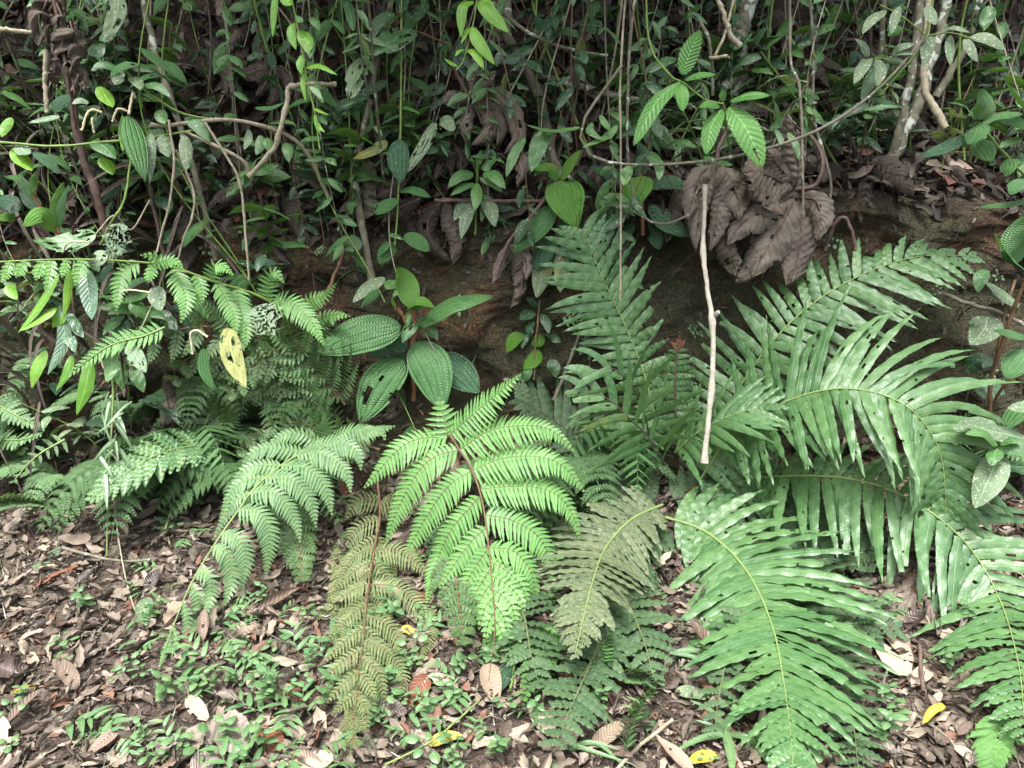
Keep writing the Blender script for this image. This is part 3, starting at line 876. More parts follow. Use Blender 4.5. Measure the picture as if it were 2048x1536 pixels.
OL = P(640, 930, 2.8)
fl = thing('fern', 'silvery green feathery fern sweeping down to the left with leaflets hanging from its right side', 'fern', OL)
RL = [(700, 985, 2.95), (690, 900, 2.75), (640, 892, 2.62), (575, 922, 2.5), (513, 972, 2.4), (475, 1023, 2.32), (425, 1095, 2.2), (380, 1172, 2.08), (345, 1257, 1.97), (318, 1336, 1.88)]
PLs = [([(690, 900), (730, 868), (790, 852)], 30), ([(650, 890), (700, 862), (760, 862), (770, 880)], 30), ([(620, 900), (680, 885), (715, 905), (722, 940)], 33), ([(590, 915), (640, 905), (690, 940), (702, 985)], 33),
       ([(560, 934), (610, 935), (650, 975), (664, 1030)], 33), ([(530, 958), (580, 955), (620, 1000), (632, 1055)], 33), ([(500, 985), (550, 985), (590, 1040), (600, 1085)], 30), ([(475, 1023), (515, 1022), (538, 1070), (531, 1155)], 32),
       ([(445, 1066), (475, 1075), (490, 1120), (480, 1185)], 28), ([(425, 1095), (452, 1105), (463, 1160), (445, 1218)], 28), ([(400, 1138), (418, 1152), (420, 1195), (405, 1245)], 22), ([(380, 1172), (394, 1190), (394, 1235), (378, 1275)], 18),
       ([(362, 1215), (374, 1232), (372, 1265), (360, 1295)], 13), ([(345, 1257), (352, 1272), (350, 1295), (342, 1315)], 9), ([(345, 1257), (332, 1296), (318, 1338)], 9),
       ([(640, 892), (600, 868), (560, 872), (530, 900)], 26), ([(600, 910), (550, 895), (505, 905), (478, 945)], 26), ([(560, 934), (515, 930), (480, 950), (455, 1000)], 24), ([(530, 958), (490, 960), (462, 985), (440, 1035)], 22),
       ([(500, 985), (470, 1000), (448, 1035), (425, 1080)], 16), ([(660, 888), (655, 850), (640, 820)], 24)]
frond2(fl, OL, RL, PLs, 'fern_mid', rr=(3, .8), rmat='stem_yellow', dens=8.0)
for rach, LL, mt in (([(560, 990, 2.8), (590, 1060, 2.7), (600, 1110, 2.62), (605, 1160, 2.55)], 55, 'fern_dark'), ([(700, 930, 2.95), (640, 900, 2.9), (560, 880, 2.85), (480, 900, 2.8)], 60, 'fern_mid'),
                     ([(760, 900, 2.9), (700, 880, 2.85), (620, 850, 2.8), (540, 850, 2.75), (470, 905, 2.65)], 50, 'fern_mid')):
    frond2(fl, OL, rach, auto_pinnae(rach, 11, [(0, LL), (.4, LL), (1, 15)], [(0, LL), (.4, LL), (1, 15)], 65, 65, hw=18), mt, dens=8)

OY = P(750, 960, 2.85)
fy = thing('fern', 'yellowing withered feathery fern hanging straight down left of the bright fern', 'fern', OY)
RY = [(755, 960, 2.8), (760, 1030, 2.6), (749, 1096, 2.42), (735, 1189, 2.25), (726, 1284, 2.1), (718, 1336, 2.0), (710, 1420, 1.9), (704, 1500, 1.82)]
PY = [([(752, 1106), (790, 1098), (830, 1120), (862, 1160)], 26), ([(743, 1168), (800, 1176), (844, 1223), (860, 1262), (838, 1330)], 26), ([(730, 1233), (772, 1248), (800, 1285), (812, 1330)], 24),
      ([(724, 1284), (769, 1300), (805, 1345), (800, 1400)], 24), ([(720, 1318), (755, 1345), (772, 1410)], 20), ([(716, 1350), (740, 1385), (752, 1440)], 16), ([(712, 1390), (730, 1420), (735, 1470)], 13),
      ([(760, 1040), (714, 1056), (680, 1105), (664, 1150)], 26), ([(750, 1096), (706, 1115), (676, 1170), (662, 1240)], 24), ([(742, 1140), (705, 1175), (685, 1240), (670, 1330)], 24), ([(736, 1189), (704, 1230), (688, 1300), (680, 1380)], 24),
      ([(730, 1240), (706, 1290), (694, 1360), (690, 1420)], 20), ([(724, 1300), (704, 1345), (697, 1420), (694, 1470)], 16), ([(718, 1336), (712, 1400), (706, 1450), (702, 1512)], 15), ([(757, 1010), (800, 1000), (830, 1030)], 26),
      ([(757, 1000), (715, 1000), (690, 1040)], 24)]
frond2(fy, OY, RY, [(q[0], q[1] * 1.3) for q in PY] + auto_pinnae(RY[1:], 10, [(0, 80), (.3, 130), (.7, 80), (1, 15)], [(0, 80), (.3, 100), (.7, 60), (1, 12)], 52, 45, hw=26), 'fern_yellow', rr=(3, .8), yel=.38, dens=7.5, droop=.5, serr=.4, gap=.85)

OH = P(700, 700, 2.95)
fh = thing('fern', 'fresh green fern whose long stalk runs level to the left edge', 'fern', OH)
RH = [(690, 780, 3.0), (660, 700, 2.95), (622, 652, 2.9), (526, 596, 2.82), (478, 578, 2.78), (424, 562, 2.74), (342, 533, 2.7), (273, 524, 2.66), (171, 519, 2.6), (80, 520, 2.55), (-30, 525, 2.5)]
PH = [([(622, 650), (660, 630), (700, 632)], 22), ([(585, 630), (620, 600), (649, 590), (672, 566)], 22), ([(540, 604), (580, 603), (620, 640), (648, 690)], 33, (1, 1), -.15), ([(533, 598), (538, 555), (552, 543), (567, 565)], 24),
      ([(470, 577), (478, 610), (492, 650), (490, 695)], 34, (1, 1), -.12), ([(430, 565), (455, 605), (470, 640), (468, 680)], 24, (1, 1), -.1), ([(424, 562), (430, 530), (448, 534), (466, 550)], 22), ([(345, 536), (360, 565), (372, 600), (362, 645)], 30, (1, 1), -.12),
      ([(342, 533), (310, 512), (280, 510)], 16), ([(310, 528), (345, 518), (368, 540)], 16), ([(273, 524), (245, 545), (236, 580), (232, 622)], 24, (1, 1), -.1), ([(308, 526), (300, 545), (297, 565)], 16), ([(171, 520), (158, 540), (150, 570)], 18),
      ([(109, 521), (98, 548), (92, 588)], 18), ([(85, 521), (78, 540), (72, 560)], 16), ([(45, 521), (38, 538), (32, 555)], 15), ([(20, 522), (12, 545), (5, 565)], 14), ([(140, 520), (128, 535), (124, 555)], 12), ([(390, 550), (402, 575), (404, 605)], 20)]
frond2(fh, OH, RH, PH, 'fern_bright', rr=(3.6, 1.6), rmat='stem_green', dens=8, nrm=(.9, .3))
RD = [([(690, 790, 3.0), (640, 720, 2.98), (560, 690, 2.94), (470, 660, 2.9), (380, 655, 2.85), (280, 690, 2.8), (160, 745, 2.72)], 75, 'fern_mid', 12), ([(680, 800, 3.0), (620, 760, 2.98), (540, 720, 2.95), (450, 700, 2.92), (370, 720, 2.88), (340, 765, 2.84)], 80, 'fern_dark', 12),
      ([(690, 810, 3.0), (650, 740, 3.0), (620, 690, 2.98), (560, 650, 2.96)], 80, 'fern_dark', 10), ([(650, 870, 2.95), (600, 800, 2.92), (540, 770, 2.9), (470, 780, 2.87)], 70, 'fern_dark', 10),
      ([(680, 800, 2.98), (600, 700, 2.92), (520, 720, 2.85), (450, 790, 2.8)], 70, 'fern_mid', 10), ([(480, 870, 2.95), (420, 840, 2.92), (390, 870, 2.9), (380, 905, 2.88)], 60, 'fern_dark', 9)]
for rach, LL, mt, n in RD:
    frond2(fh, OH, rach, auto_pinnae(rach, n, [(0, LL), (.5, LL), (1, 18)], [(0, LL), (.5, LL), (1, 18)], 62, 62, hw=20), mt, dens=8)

frond1(fh, OH, [(330, 655, 2.62), (290, 672, 2.6), (220, 692, 2.56), (140, 748, 2.52)], 20, [(0, 26), (.4, 32), (1, 8)], [(0, 26), (.4, 32), (1, 8)], 6, 'fern_bright', ang=(20, 45), droop=.2, ragged=0, nrm=(.9, .4), wave=.1)
ob = P(222, 770, 2.55)
bam = thing('bamboo_shoot', 'drooping bamboo-like shoot with narrow pale leaves left of the pale lobed frond', 'bamboo', ob)
bc = px_curve([(222, 720, 2.6), (226, 800, 2.56), (222, 880, 2.5), (214, 960, 2.46)], 30)
bm_ = MB(); bm_.tube(bc, [.003, .0015], 6, knots=.4, kn=6); bm_.build('stem', M['stem_yellow'], bam, ob)
bm_ = MB()
nb = 34
ib = RNG.integers(8, 30, nb)
db = np.stack([RNG.normal(0, .8, nb), RNG.normal(-.3, .3, nb), RNG.uniform(-1.0, -.1, nb)], 1)
Lb = RNG.uniform(.06, .14, nb)
blades(bm_, bc[ib] + RNG.normal(0, .02, (nb, 3)), db, np.array((0, -.8, .5)) + RNG.normal(0, .3, (nb, 3)), Lb, Lb * RNG.uniform(.04, .07, nb), nL=14, nW=4, prof=(.35, .9), droop=RNG.uniform(.3, 1.2, nb), fold=.2)
bm_.build('foliage', M['leaf_silver2'], bam, ob)

SM = [('small bright green fern frond pointing down to the litter right of the bright feathery fern', [(1105, 1240, 2.2), (1090, 1290, 2.1), (1070, 1340, 2.02), (1045, 1400, 1.95)], 48, 'fern_bright'),
      ('young light green fern in the bottom right corner beneath the big fronds', [(2015, 1420, 1.95), (1995, 1460, 1.88), (1985, 1510, 1.82), (1975, 1570, 1.75)], 60, 'fern_bright'),
      ('little fern growing from the litter beside the grass tuft at the bottom', [(1250, 1500, 1.9), (1262, 1440, 1.93), (1290, 1395, 1.96), (1310, 1380, 1.98)], 24, 'fern_mid'),
      ('tiny fern frond reaching right above the litter under the mottled olive frond', [(1240, 1345, 2.1), (1262, 1350, 2.08), (1290, 1352, 2.05), (1310, 1370, 2.03)], 22, 'fern_mid'),
      ('thin bright frond tip hanging below the mottled olive frond', [(1195, 1225, 2.25), (1208, 1260, 2.2), (1215, 1290, 2.16), (1217, 1320, 2.13)], 16, 'fern_bright'),
      ('small fern at the left edge near the foot of the bank', [(-20, 1010, 2.6), (20, 1000, 2.6), (60, 1000, 2.58), (95, 1008, 2.55)], 20, 'fern_mid')]
for lb, rach, LL, mt in SM:
    o = P(*rach[0])
    t = thing('fern', lb, 'fern', o)
    frond2(t, o, rach, auto_pinnae(rach, 12, [(0, LL), (.3, LL), (1, 8)], [(0, LL), (.3, LL), (1, 8)], 58, 58, hw=12), mt, rr=(2, .6), dens=5, solo=True, lift=.08)

# ------------------------------------------------------------------ large-leaved plants
A6 = dict(nW=12, nL=36, prof=(.55, .8), roll=-.12, crump=.05)
leafy('melastome_plant', 'plant with large oval quilted leaves on a hairy red-brown stem at mid bank', 'plant', (827, 800, 3.02),
      [([(827, 800, 3.02), (826, 690, 3.0), (830, 655, 2.98), (826, 615, 2.96)], 5), ([(822, 665, 2.99), (806, 632, 2.97), (792, 616, 2.95)], 4)],
      [([(802, 652, 2.98), (722, 668, 2.9), (634, 705, 2.82)], 40), ([(836, 648, 2.97), (902, 610, 2.93), (986, 592, 2.88)], 33), ([(822, 614, 2.96), (813, 568, 2.96), (795, 534, 2.92)], 23, 'arc_bright'),
       ([(814, 620, 2.95), (840, 606, 2.9), (870, 617, 2.86)], 15, 'arc_bright', dict(fold=.5)), ([(827, 686, 2.99), (861, 735, 2.88), (884, 818, 2.78)], 43), ([(808, 720, 3.0), (764, 760, 2.9), (720, 846, 2.82)], 40, None, dict(holes=(4, .08, .25))),
       ([(870, 712, 3.0), (915, 742, 2.94), (958, 786, 2.88)], 36, 'arc_dark'), ([(815, 695, 3.02), (790, 682, 3.0), (760, 690, 2.98)], 24, 'arc_dark'), ([(806, 730, 3.05), (770, 700, 3.03), (740, 712, 3.0)], 26, 'arc_dark'),
       ([(792, 614, 2.95), (786, 604, 2.94), (783, 594, 2.93)], 5, 'arc_bright')], 'stem_red', 'arc', **A6)
leafy('melastome_plant', 'plant with one big heart-shaped bright green leaf above the strap fern', 'plant', (1120, 470, 3.3),
      [([(1112, 500, 3.28), (1118, 430, 3.25), (1122, 362, 3.2)], 4), ([(1124, 370, 3.2), (1110, 420, 3.2), (1050, 450, 3.2)], 2)],
      [([(1124, 360, 3.18), (1135, 405, 3.1), (1154, 457, 3.04)], 40, 'arc_bright', dict(prof=(.32, .85))), ([(1121, 359, 3.18), (1138, 328, 3.16), (1164, 298, 3.14)], 17, 'arc_bright'), ([(1117, 359, 3.18), (1097, 335, 3.16), (1068, 340, 3.1)], 14, 'arc_bright'),
       ([(1107, 412, 3.18), (1066, 461, 3.1), (1027, 505, 3.05)], 25), ([(1104, 468, 3.2), (1087, 506, 3.12), (1072, 540, 3.06)], 22, 'arc_dark'), ([(1124, 437, 3.2), (1135, 478, 3.14), (1141, 528, 3.08)], 19, 'arc_dark'),
       ([(1095, 490, 3.18), (1085, 540, 3.1), (1073, 596, 3.04)], 21, 'leaf_grey', dict(yel=.3)), ([(1121, 500, 3.18), (1124, 540, 3.1), (1120, 585, 3.05)], 17, 'leaf_grey', dict(yel=.3)), ([(1100, 310, 3.4), (1088, 290, 3.38), (1080, 262, 3.35)], 22, 'arc_dark')],
      'stem_red', 'arc', **A6)
leafy('melastome_plant', 'plant with one drooping bright heart-shaped leaf among dark ovals left of the pale stalk', 'plant', (1285, 430, 3.35),
      [([(1285, 470, 3.32), (1284, 410, 3.3), (1280, 350, 3.25)], 4)],
      [([(1278, 352, 3.22), (1272, 382, 3.15), (1258, 428, 3.1)], 31, 'arc_bright', dict(prof=(.32, .85))), ([(1292, 372, 3.25), (1336, 362, 3.2), (1379, 378, 3.15)], 18), ([(1245, 364, 3.28), (1213, 345, 3.25), (1177, 334, 3.2)], 17),
       ([(1278, 357, 3.25), (1285, 310, 3.24), (1274, 280, 3.22)], 15), ([(1262, 420, 3.25), (1213, 434, 3.2), (1167, 450, 3.15)], 23), ([(1296, 415, 3.25), (1329, 437, 3.2), (1376, 474, 3.15)], 26), ([(1270, 450, 3.28), (1236, 480, 3.22), (1218, 525, 3.15)], 26),
       ([(1296, 440, 3.28), (1310, 470, 3.22), (1318, 500, 3.18)], 18)], 'stem_red', 'arc_dark', **A6)
S6 = dict(nW=6, nL=22, prof=(.6, .9), roll=-.15, crump=.04)
leafy('shrub', 'small shrub with a star of narrow dull green leaves in the dark hollow', 'shrub', (955, 440, 3.3),
      [([(950, 470, 3.3), (953, 400, 3.26), (955, 325, 3.2)], 2.6)],
      [([(947, 347, 3.2), (919, 352, 3.16), (896, 375, 3.12)], 13), ([(948, 366, 3.2), (925, 373, 3.16), (901, 391, 3.12)], 11), ([(966, 346, 3.2), (988, 350, 3.16), (1011, 378, 3.12)], 14), ([(964, 340, 3.2), (978, 328, 3.2), (993, 319, 3.18)], 12),
       ([(954, 366, 3.2), (953, 395, 3.14), (950, 421, 3.1)], 12), ([(946, 392, 3.22), (933, 430, 3.16), (922, 478, 3.1)], 14, 'leaf_grey'), ([(966, 390, 3.22), (982, 420, 3.16), (990, 454, 3.1)], 15, 'leaf_grey'), ([(942, 396, 3.22), (922, 415, 3.18), (908, 442, 3.14)], 12, 'leaf_grey'),
       ([(957, 330, 3.2), (959, 315, 3.2), (962, 300, 3.19)], 7, 'leaf'), ([(952, 326, 3.2), (946, 320, 3.18), (940, 322, 3.15)], 8, 'leaf'), ([(960, 355, 3.22), (985, 366, 3.2), (1005, 385, 3.18)], 9, 'leaf')], 'stem_green', 'leaf', **S6)
leafy('shrub', 'low sprig of glossy dark leaves on the bare clay under the dangling dead leaf', 'shrub', (1075, 760, 3.2),
      [([(1068, 760, 3.2), (1072, 680, 3.16), (1080, 600, 3.12)], 2)],
      [([(1078, 612, 3.12), (1064, 603, 3.1), (1052, 595, 3.08)], 8), ([(1082, 612, 3.12), (1088, 602, 3.1), (1092, 601, 3.08)], 6), ([(1072, 628, 3.12), (1055, 628, 3.1), (1040, 640, 3.06)], 12), ([(1082, 628, 3.12), (1093, 645, 3.08), (1098, 668, 3.05)], 10),
       ([(1070, 645, 3.12), (1060, 655, 3.1), (1057, 668, 3.06)], 9), ([(1066, 660, 3.12), (1050, 675, 3.1), (1044, 698, 3.06)], 9, 'leaf_dark'), ([(1048, 668, 3.1), (1030, 675, 3.06), (1013, 706, 3.02)], 15, 'arc_bright'),
       ([(1078, 668, 3.12), (1076, 682, 3.08), (1063, 690, 3.04)], 13, 'arc_bright'), ([(1090, 668, 3.12), (1105, 674, 3.1), (1122, 685, 3.06)], 12, 'leaf_dark'), ([(1078, 700, 3.1), (1068, 718, 3.05), (1046, 740, 3.0)], 16, 'arc_bright', dict(yel=.15)),
       ([(1062, 735, 3.1), (1052, 750, 3.06), (1042, 765, 3.02)], 10, 'leaf'), ([(1098, 720, 3.14), (1108, 735, 3.1), (1112, 755, 3.08)], 13, 'leaf_dark')], 'stem_brown', 'leaf_dark', **S6)
leafy('climbing_plant', 'climber with large saw-edged bright green leaves hanging in front of the brown dead leaf', 'climber', (1447, 205, 2.85),
      [([(1363, 164, 2.85), (1382, 178, 2.85), (1412, 200, 2.85), (1447, 207, 2.85)], 2), ([(1447, 207, 2.85), (1452, 250, 2.9), (1460, 300, 3.0)], 2), ([(1363, 164, 2.85), (1340, 150, 2.9), (1300, 90, 3.0), (1290, -30, 3.05)], 2)],
      [([(1365, 150, 2.85), (1379, 106, 2.84), (1401, 60, 2.82)], 21), ([(1369, 160, 2.85), (1399, 150, 2.82), (1433, 149, 2.8)], 9), ([(1362, 167, 2.85), (1365, 191, 2.8), (1365, 223, 2.78)], 15), ([(1361, 163, 2.85), (1310, 208, 2.8), (1267, 292, 2.75)], 21),
       ([(1460, 202, 2.85), (1498, 190, 2.8), (1541, 191, 2.76)], 16), ([(1457, 214, 2.85), (1493, 258, 2.78), (1526, 333, 2.74)], 29, None, dict(holes=(2, .1, .2))), ([(1444, 218, 2.85), (1423, 253, 2.8), (1412, 309, 2.76)], 20), ([(1440, 212, 2.85), (1416, 208, 2.8), (1398, 216, 2.78)], 10),
       ([(1448, 203, 2.85), (1446, 190, 2.84), (1449, 178, 2.83)], 8), ([(1470, 225, 2.86), (1500, 300, 2.9), (1520, 340, 2.9)], 8, 'leaf')], 'stem_green', 'leaf_serrate', nW=8, nL=44, prof=(.62, .75), serr=.12, roll=-.12)
leafy('melastome_plant', 'smooth three-veined leaves on a pale stem in front of the lichen trunks', 'plant', (1990, 330, 3.0),
      [([(2060, 360, 3.1), (2010, 310, 3.0), (1956, 245, 2.9)], 3)],
      [([(1960, 240, 2.9), (1967, 212, 2.88), (1960, 179, 2.84)], 21), ([(1952, 238, 2.9), (1926, 210, 2.86), (1893, 205, 2.82)], 13), ([(1956, 249, 2.9), (1953, 267, 2.84), (1938, 289, 2.8)], 22), ([(1962, 247, 2.9), (1997, 230, 2.86), (2047, 229, 2.8)], 20),
       ([(1946, 268, 2.92), (1895, 292, 2.88), (1838, 316, 2.84)], 13, 'arc_dark'), ([(1955, 280, 2.95), (1970, 300, 2.9), (1982, 322, 2.86)], 22, 'arc'), ([(2014, 318, 2.95), (2018, 335, 2.9), (2014, 353, 2.88)], 16), ([(2060, 225, 2.95), (2035, 190, 2.9), (2010, 158, 2.86)], 18),
       ([(2000, 235, 2.95), (2030, 240, 2.92), (2060, 260, 2.9)], 14)], 'stem_green', 'arc', **A6)
leafy('shrub', 'branching brown shrub with pale green leaves at the right edge above the arching strap fern', 'shrub', (1985, 840, 2.85),
      [([(1978, 850, 2.85), (1983, 760, 2.83), (2000, 700, 2.8), (2050, 560, 2.75)], 4), ([(1990, 735, 2.82), (2004, 650, 2.85), (2030, 560, 2.9)], 3), ([(1985, 810, 2.85), (2010, 770, 2.8), (2060, 740, 2.75)], 3)],
      [([(2050, 672, 2.7), (2018, 666, 2.66), (1988, 663, 2.62)], 16), ([(2055, 700, 2.7), (2030, 730, 2.64), (2012, 757, 2.6)], 27), ([(1975, 632, 2.8), (1968, 660, 2.78), (1940, 690, 2.76)], 30, 'leaf_grey', dict(prof=(.35, .8))), ([(2055, 545, 2.75), (2015, 505, 2.7), (1988, 463, 2.66)], 20),
       ([(2032, 528, 2.75), (2036, 475, 2.72), (2055, 428, 2.7)], 30), ([(2040, 610, 2.85), (2000, 585, 2.83), (1965, 560, 2.8)], 20, 'leaf_grey'), ([(2060, 400, 2.8), (2020, 408, 2.8), (1955, 415, 2.78)], 9), ([(2060, 360, 2.8), (2035, 370, 2.76), (2020, 390, 2.72)], 16),
       ([(1975, 540, 2.95), (1962, 555, 2.92), (1955, 585, 2.9)], 14, 'leaf'), ([(1948, 780, 2.9), (1980, 775, 2.88), (2010, 790, 2.86)], 26, 'leaf_dark'), ([(1930, 740, 2.95), (1960, 720, 2.92), (1990, 730, 2.9)], 20, 'leaf_dark'), ([(2060, 800, 2.9), (2030, 830, 2.86), (2010, 860, 2.82)], 22, 'arc')],
      'stem_brown', 'arc', **A6)
leafy('leafy_plant', 'drooping plant with broad dusty white-flecked leaves at the right edge over the strap fern', 'plant', (2050, 890, 2.4),
      [([(2070, 900, 2.4), (2030, 880, 2.36), (1990, 900, 2.34)], 2.5)],
      [([(1990, 845, 2.4), (1950, 848, 2.36), (1905, 860, 2.33)], 20), ([(2060, 880, 2.4), (1985, 862, 2.34), (1925, 845, 2.3)], 24), ([(2000, 905, 2.32), (1977, 961, 2.26), (1950, 1016, 2.22)], 30), ([(2070, 930, 2.36), (2030, 935, 2.32), (2000, 930, 2.28)], 26, 'leaf_dark'),
       ([(1995, 890, 2.3), (1965, 866, 2.28), (1930, 868, 2.26)], 13, 'leaf'), ([(2000, 893, 2.3), (2030, 898, 2.27), (2060, 906, 2.25)], 15, 'leaf'), ([(1995, 897, 2.3), (1987, 915, 2.26), (1984, 932, 2.24)], 15, 'leaf'), ([(2000, 888, 2.3), (2020, 880, 2.28), (2045, 884, 2.26)], 12, 'leaf'),
       ([(2070, 800, 2.4), (2050, 812, 2.38), (2015, 818, 2.36)], 14, 'leaf_grey')], 'stem_green', 'leaf_grey', **A6)
leafy('melastome_plant', 'plant with upright bright yellow-green leaves with dark veins at the left edge', 'plant', (90, 470, 2.85),
      [([(120, 480, 2.85), (90, 430, 2.84), (66, 388, 2.82)], 3), ([(120, 480, 2.85), (116, 462, 2.85), (114, 450, 2.85)], 3)],
      [([(116, 462, 2.85), (82, 428, 2.8), (46, 453, 2.76)], 20), ([(116, 455, 2.85), (122, 410, 2.84), (138, 367, 2.82)], 13, 'arc'), ([(110, 450, 2.86), (113, 410, 2.86), (127, 364, 2.85)], 12), ([(72, 402, 2.84), (41, 360, 2.82), (5, 352, 2.8)], 11, 'arc'),
       ([(65, 388, 2.82), (68, 360, 2.82), (75, 340, 2.8)], 8), ([(80, 420, 2.86), (55, 395, 2.86), (38, 378, 2.85)], 14, 'arc_dark'), ([(40, 420, 2.9), (20, 405, 2.88), (-10, 400, 2.86)], 22, 'arc_dark'), ([(30, 440, 2.9), (15, 432, 2.88), (-5, 440, 2.86)], 13)],
      'stem_red', 'arc_bright', **A6)
leafy('shrub', 'leaning shrub with pale catkins and a large glossy pointed leaf at the upper left', 'shrub', (420, 258, 2.9),
      [([(660, 400, 3.2), (600, 290, 3.1), (510, 248, 3.0), (430, 240, 2.95), (330, 252, 2.88), (300, 250, 2.85)], 4), ([(420, 255, 2.92), (300, 275, 2.86), (200, 285, 2.82), (110, 292, 2.78), (0, 285, 2.75)], 2.6, 'stem_green'),
       ([(430, 240, 2.95), (360, 225, 2.9), (290, 180, 2.86), (240, 130, 2.84)], 2.2, 'stem_green'), ([(270, 195, 2.83), (266, 185, 2.82), (258, 228, 2.8)], 2.4, 'catkin'), ([(262, 225, 2.82), (236, 218, 2.8), (225, 243, 2.8)], 2.2, 'catkin'),
       ([(205, 225, 2.82), (178, 222, 2.8), (163, 262, 2.78)], 2.4, 'catkin'), ([(190, 240, 2.82), (184, 238, 2.8), (188, 265, 2.8)], 2, 'catkin')],
      [([(256, 230, 2.8), (270, 287, 2.74), (290, 362, 2.7)], 23, 'arc'), ([(302, 265, 2.84), (302, 295, 2.8), (300, 368, 2.76)], 10, 'leaf_grey'), ([(370, 270, 2.88), (372, 310, 2.84), (372, 342, 2.82)], 13, 'leaf_grey'), ([(325, 218, 2.88), (322, 232, 2.86), (330, 248, 2.84)], 13),
       ([(325, 270, 2.86), (328, 290, 2.84), (338, 315, 2.82)], 15, 'leaf_grey'), ([(200, 172, 2.84), (212, 195, 2.82), (226, 215, 2.8)], 16, 'leaf_bright'), ([(285, 170, 2.86), (315, 172, 2.84), (342, 195, 2.82)], 10), ([(240, 140, 2.84), (205, 128, 2.82), (182, 142, 2.8)], 10),
       ([(260, 152, 2.85), (272, 160, 2.83), (282, 180, 2.8)], 13, 'leaf_grey'), ([(250, 148, 2.85), (238, 150, 2.84), (230, 170, 2.82)], 14, 'leaf_grey'), ([(40, 285, 2.78), (45, 300, 2.75), (60, 308, 2.72)], 14, 'leaf_pale'), ([(30, 295, 2.78), (45, 320, 2.75), (64, 342, 2.72)], 18, 'leaf_bright'),
       ([(65, 302, 2.78), (90, 315, 2.75), (117, 348, 2.72)], 16, 'arc_dark'), ([(140, 190, 2.82), (118, 205, 2.8), (108, 225, 2.78)], 14, 'arc_dark'), ([(120, 232, 2.82), (88, 238, 2.8), (56, 246, 2.78)], 7), ([(185, 280, 2.83), (210, 295, 2.8), (232, 318, 2.78)], 19),
       ([(200, 315, 2.84), (215, 330, 2.82), (226, 350, 2.8)], 14, 'leaf_bright'), ([(245, 230, 2.85), (242, 265, 2.84), (246, 305, 2.82)], 6, 'leaf_bright'), ([(370, 235, 2.92), (395, 250, 2.9), (420, 285, 2.88)], 14), ([(178, 205, 2.84), (160, 200, 2.82), (144, 208, 2.8)], 9, 'leaf_pale'),
       ([(24, 235, 2.8), (10, 255, 2.78), (3, 275, 2.76)], 10, 'leaf_bright'), ([(520, 270, 3.0), (522, 285, 2.98), (512, 310, 2.95)], 11), ([(535, 275, 3.0), (538, 290, 2.98), (540, 305, 2.95)], 11), ([(498, 258, 3.0), (496, 280, 2.98), (488, 300, 2.95)], 8, 'leaf_grey'),
       ([(570, 285, 3.05), (575, 300, 3.02), (578, 325, 3.0)], 11), ([(540, 245, 3.05), (570, 242, 3.02), (592, 250, 3.0)], 8), ([(510, 215, 3.05), (540, 215, 3.02), (568, 206, 3.0)], 8)], 'bark_pale', 'leaf', **S6)
M['leaf_yellow'] = leafmat("leaf_yellow", (.26, .30, .09), (.34, .36, .13), 'mid', .5, .4, .35, specks=.55, speck_col=(.04, .03, .02))
M['leaf_silver'] = leafmat("leaf_silver", (.09, .18, .10), (.16, .26, .17), 'pinnate', .28, .9, .2)
leafy('climbing_plant', 'scrambling plant with pale insect-eaten and yellow spotted leaves and curled catkins on the left', 'climber', (250, 520, 2.6),
      [([(300, 400, 2.85), (262, 460, 2.8), (230, 430, 2.75), (190, 470, 2.7)], 1.6), ([(330, 540, 2.7), (300, 620, 2.66), (260, 690, 2.6), (220, 695, 2.58)], 1.6), ([(386, 708, 2.6), (381, 668, 2.6), (396, 662, 2.6), (416, 674, 2.6)], 2.3, 'catkin'),
       ([(208, 736, 2.6), (200, 705, 2.6), (219, 694, 2.6)], 2.3, 'catkin'), ([(240, 590, 2.62), (255, 580, 2.6), (300, 585, 2.6)], 1.8, 'catkin'), ([(125, 505, 2.65), (140, 484, 2.63), (180, 484, 2.62)], 1.8, 'catkin')],
      [([(192, 468, 2.7), (120, 487, 2.66), (64, 480, 2.62)], 24, 'leaf', dict(holes=(26, .06, .2), nL=40, nW=14)), ([(240, 446, 2.72), (232, 485, 2.68), (218, 528, 2.65)], 23, 'leaf_pale', dict(holes=(170, .03, .12), nL=70, nW=30, lob=.25)),
       ([(205, 500, 2.62), (198, 520, 2.6), (195, 535, 2.6)], 14, 'leaf_pale', dict(holes=(14, .1, .25))), ([(456, 655, 2.6), (465, 715, 2.56), (491, 776, 2.52)], 21, 'leaf_yellow', dict(holes=(7, .06, .18), nL=34, nW=12)),
       ([(407, 696, 2.6), (408, 739, 2.57), (428, 782, 2.54)], 12, 'arc'), ([(222, 704, 2.58), (222, 735, 2.56), (214, 765, 2.53)], 14, 'leaf'), ([(258, 688, 2.58), (273, 715, 2.55), (292, 745, 2.52)], 16, 'leaf_pale', dict(holes=(12, .06, .16), nL=30, nW=12)),
       ([(512, 612, 2.7), (530, 640, 2.66), (512, 670, 2.64)], 34, 'leaf_pale', dict(holes=(230, .025, .1), nL=80, nW=36, lob=.3)), ([(315, 572, 2.68), (314, 595, 2.65), (322, 622, 2.62)], 17, 'leaf_grey', dict(holes=(3, .08, .2))),
       ([(245, 582, 2.7), (272, 565, 2.68), (304, 556, 2.66)], 11), ([(250, 600, 2.7), (275, 590, 2.68), (300, 585, 2.66)], 12), ([(171, 538, 2.62), (178, 592, 2.58), (184, 640, 2.55)], 17, 'leaf_silver')],
      'bark_pale', 'leaf', nW=8, nL=26, prof=(.5, .8), crump=.06)
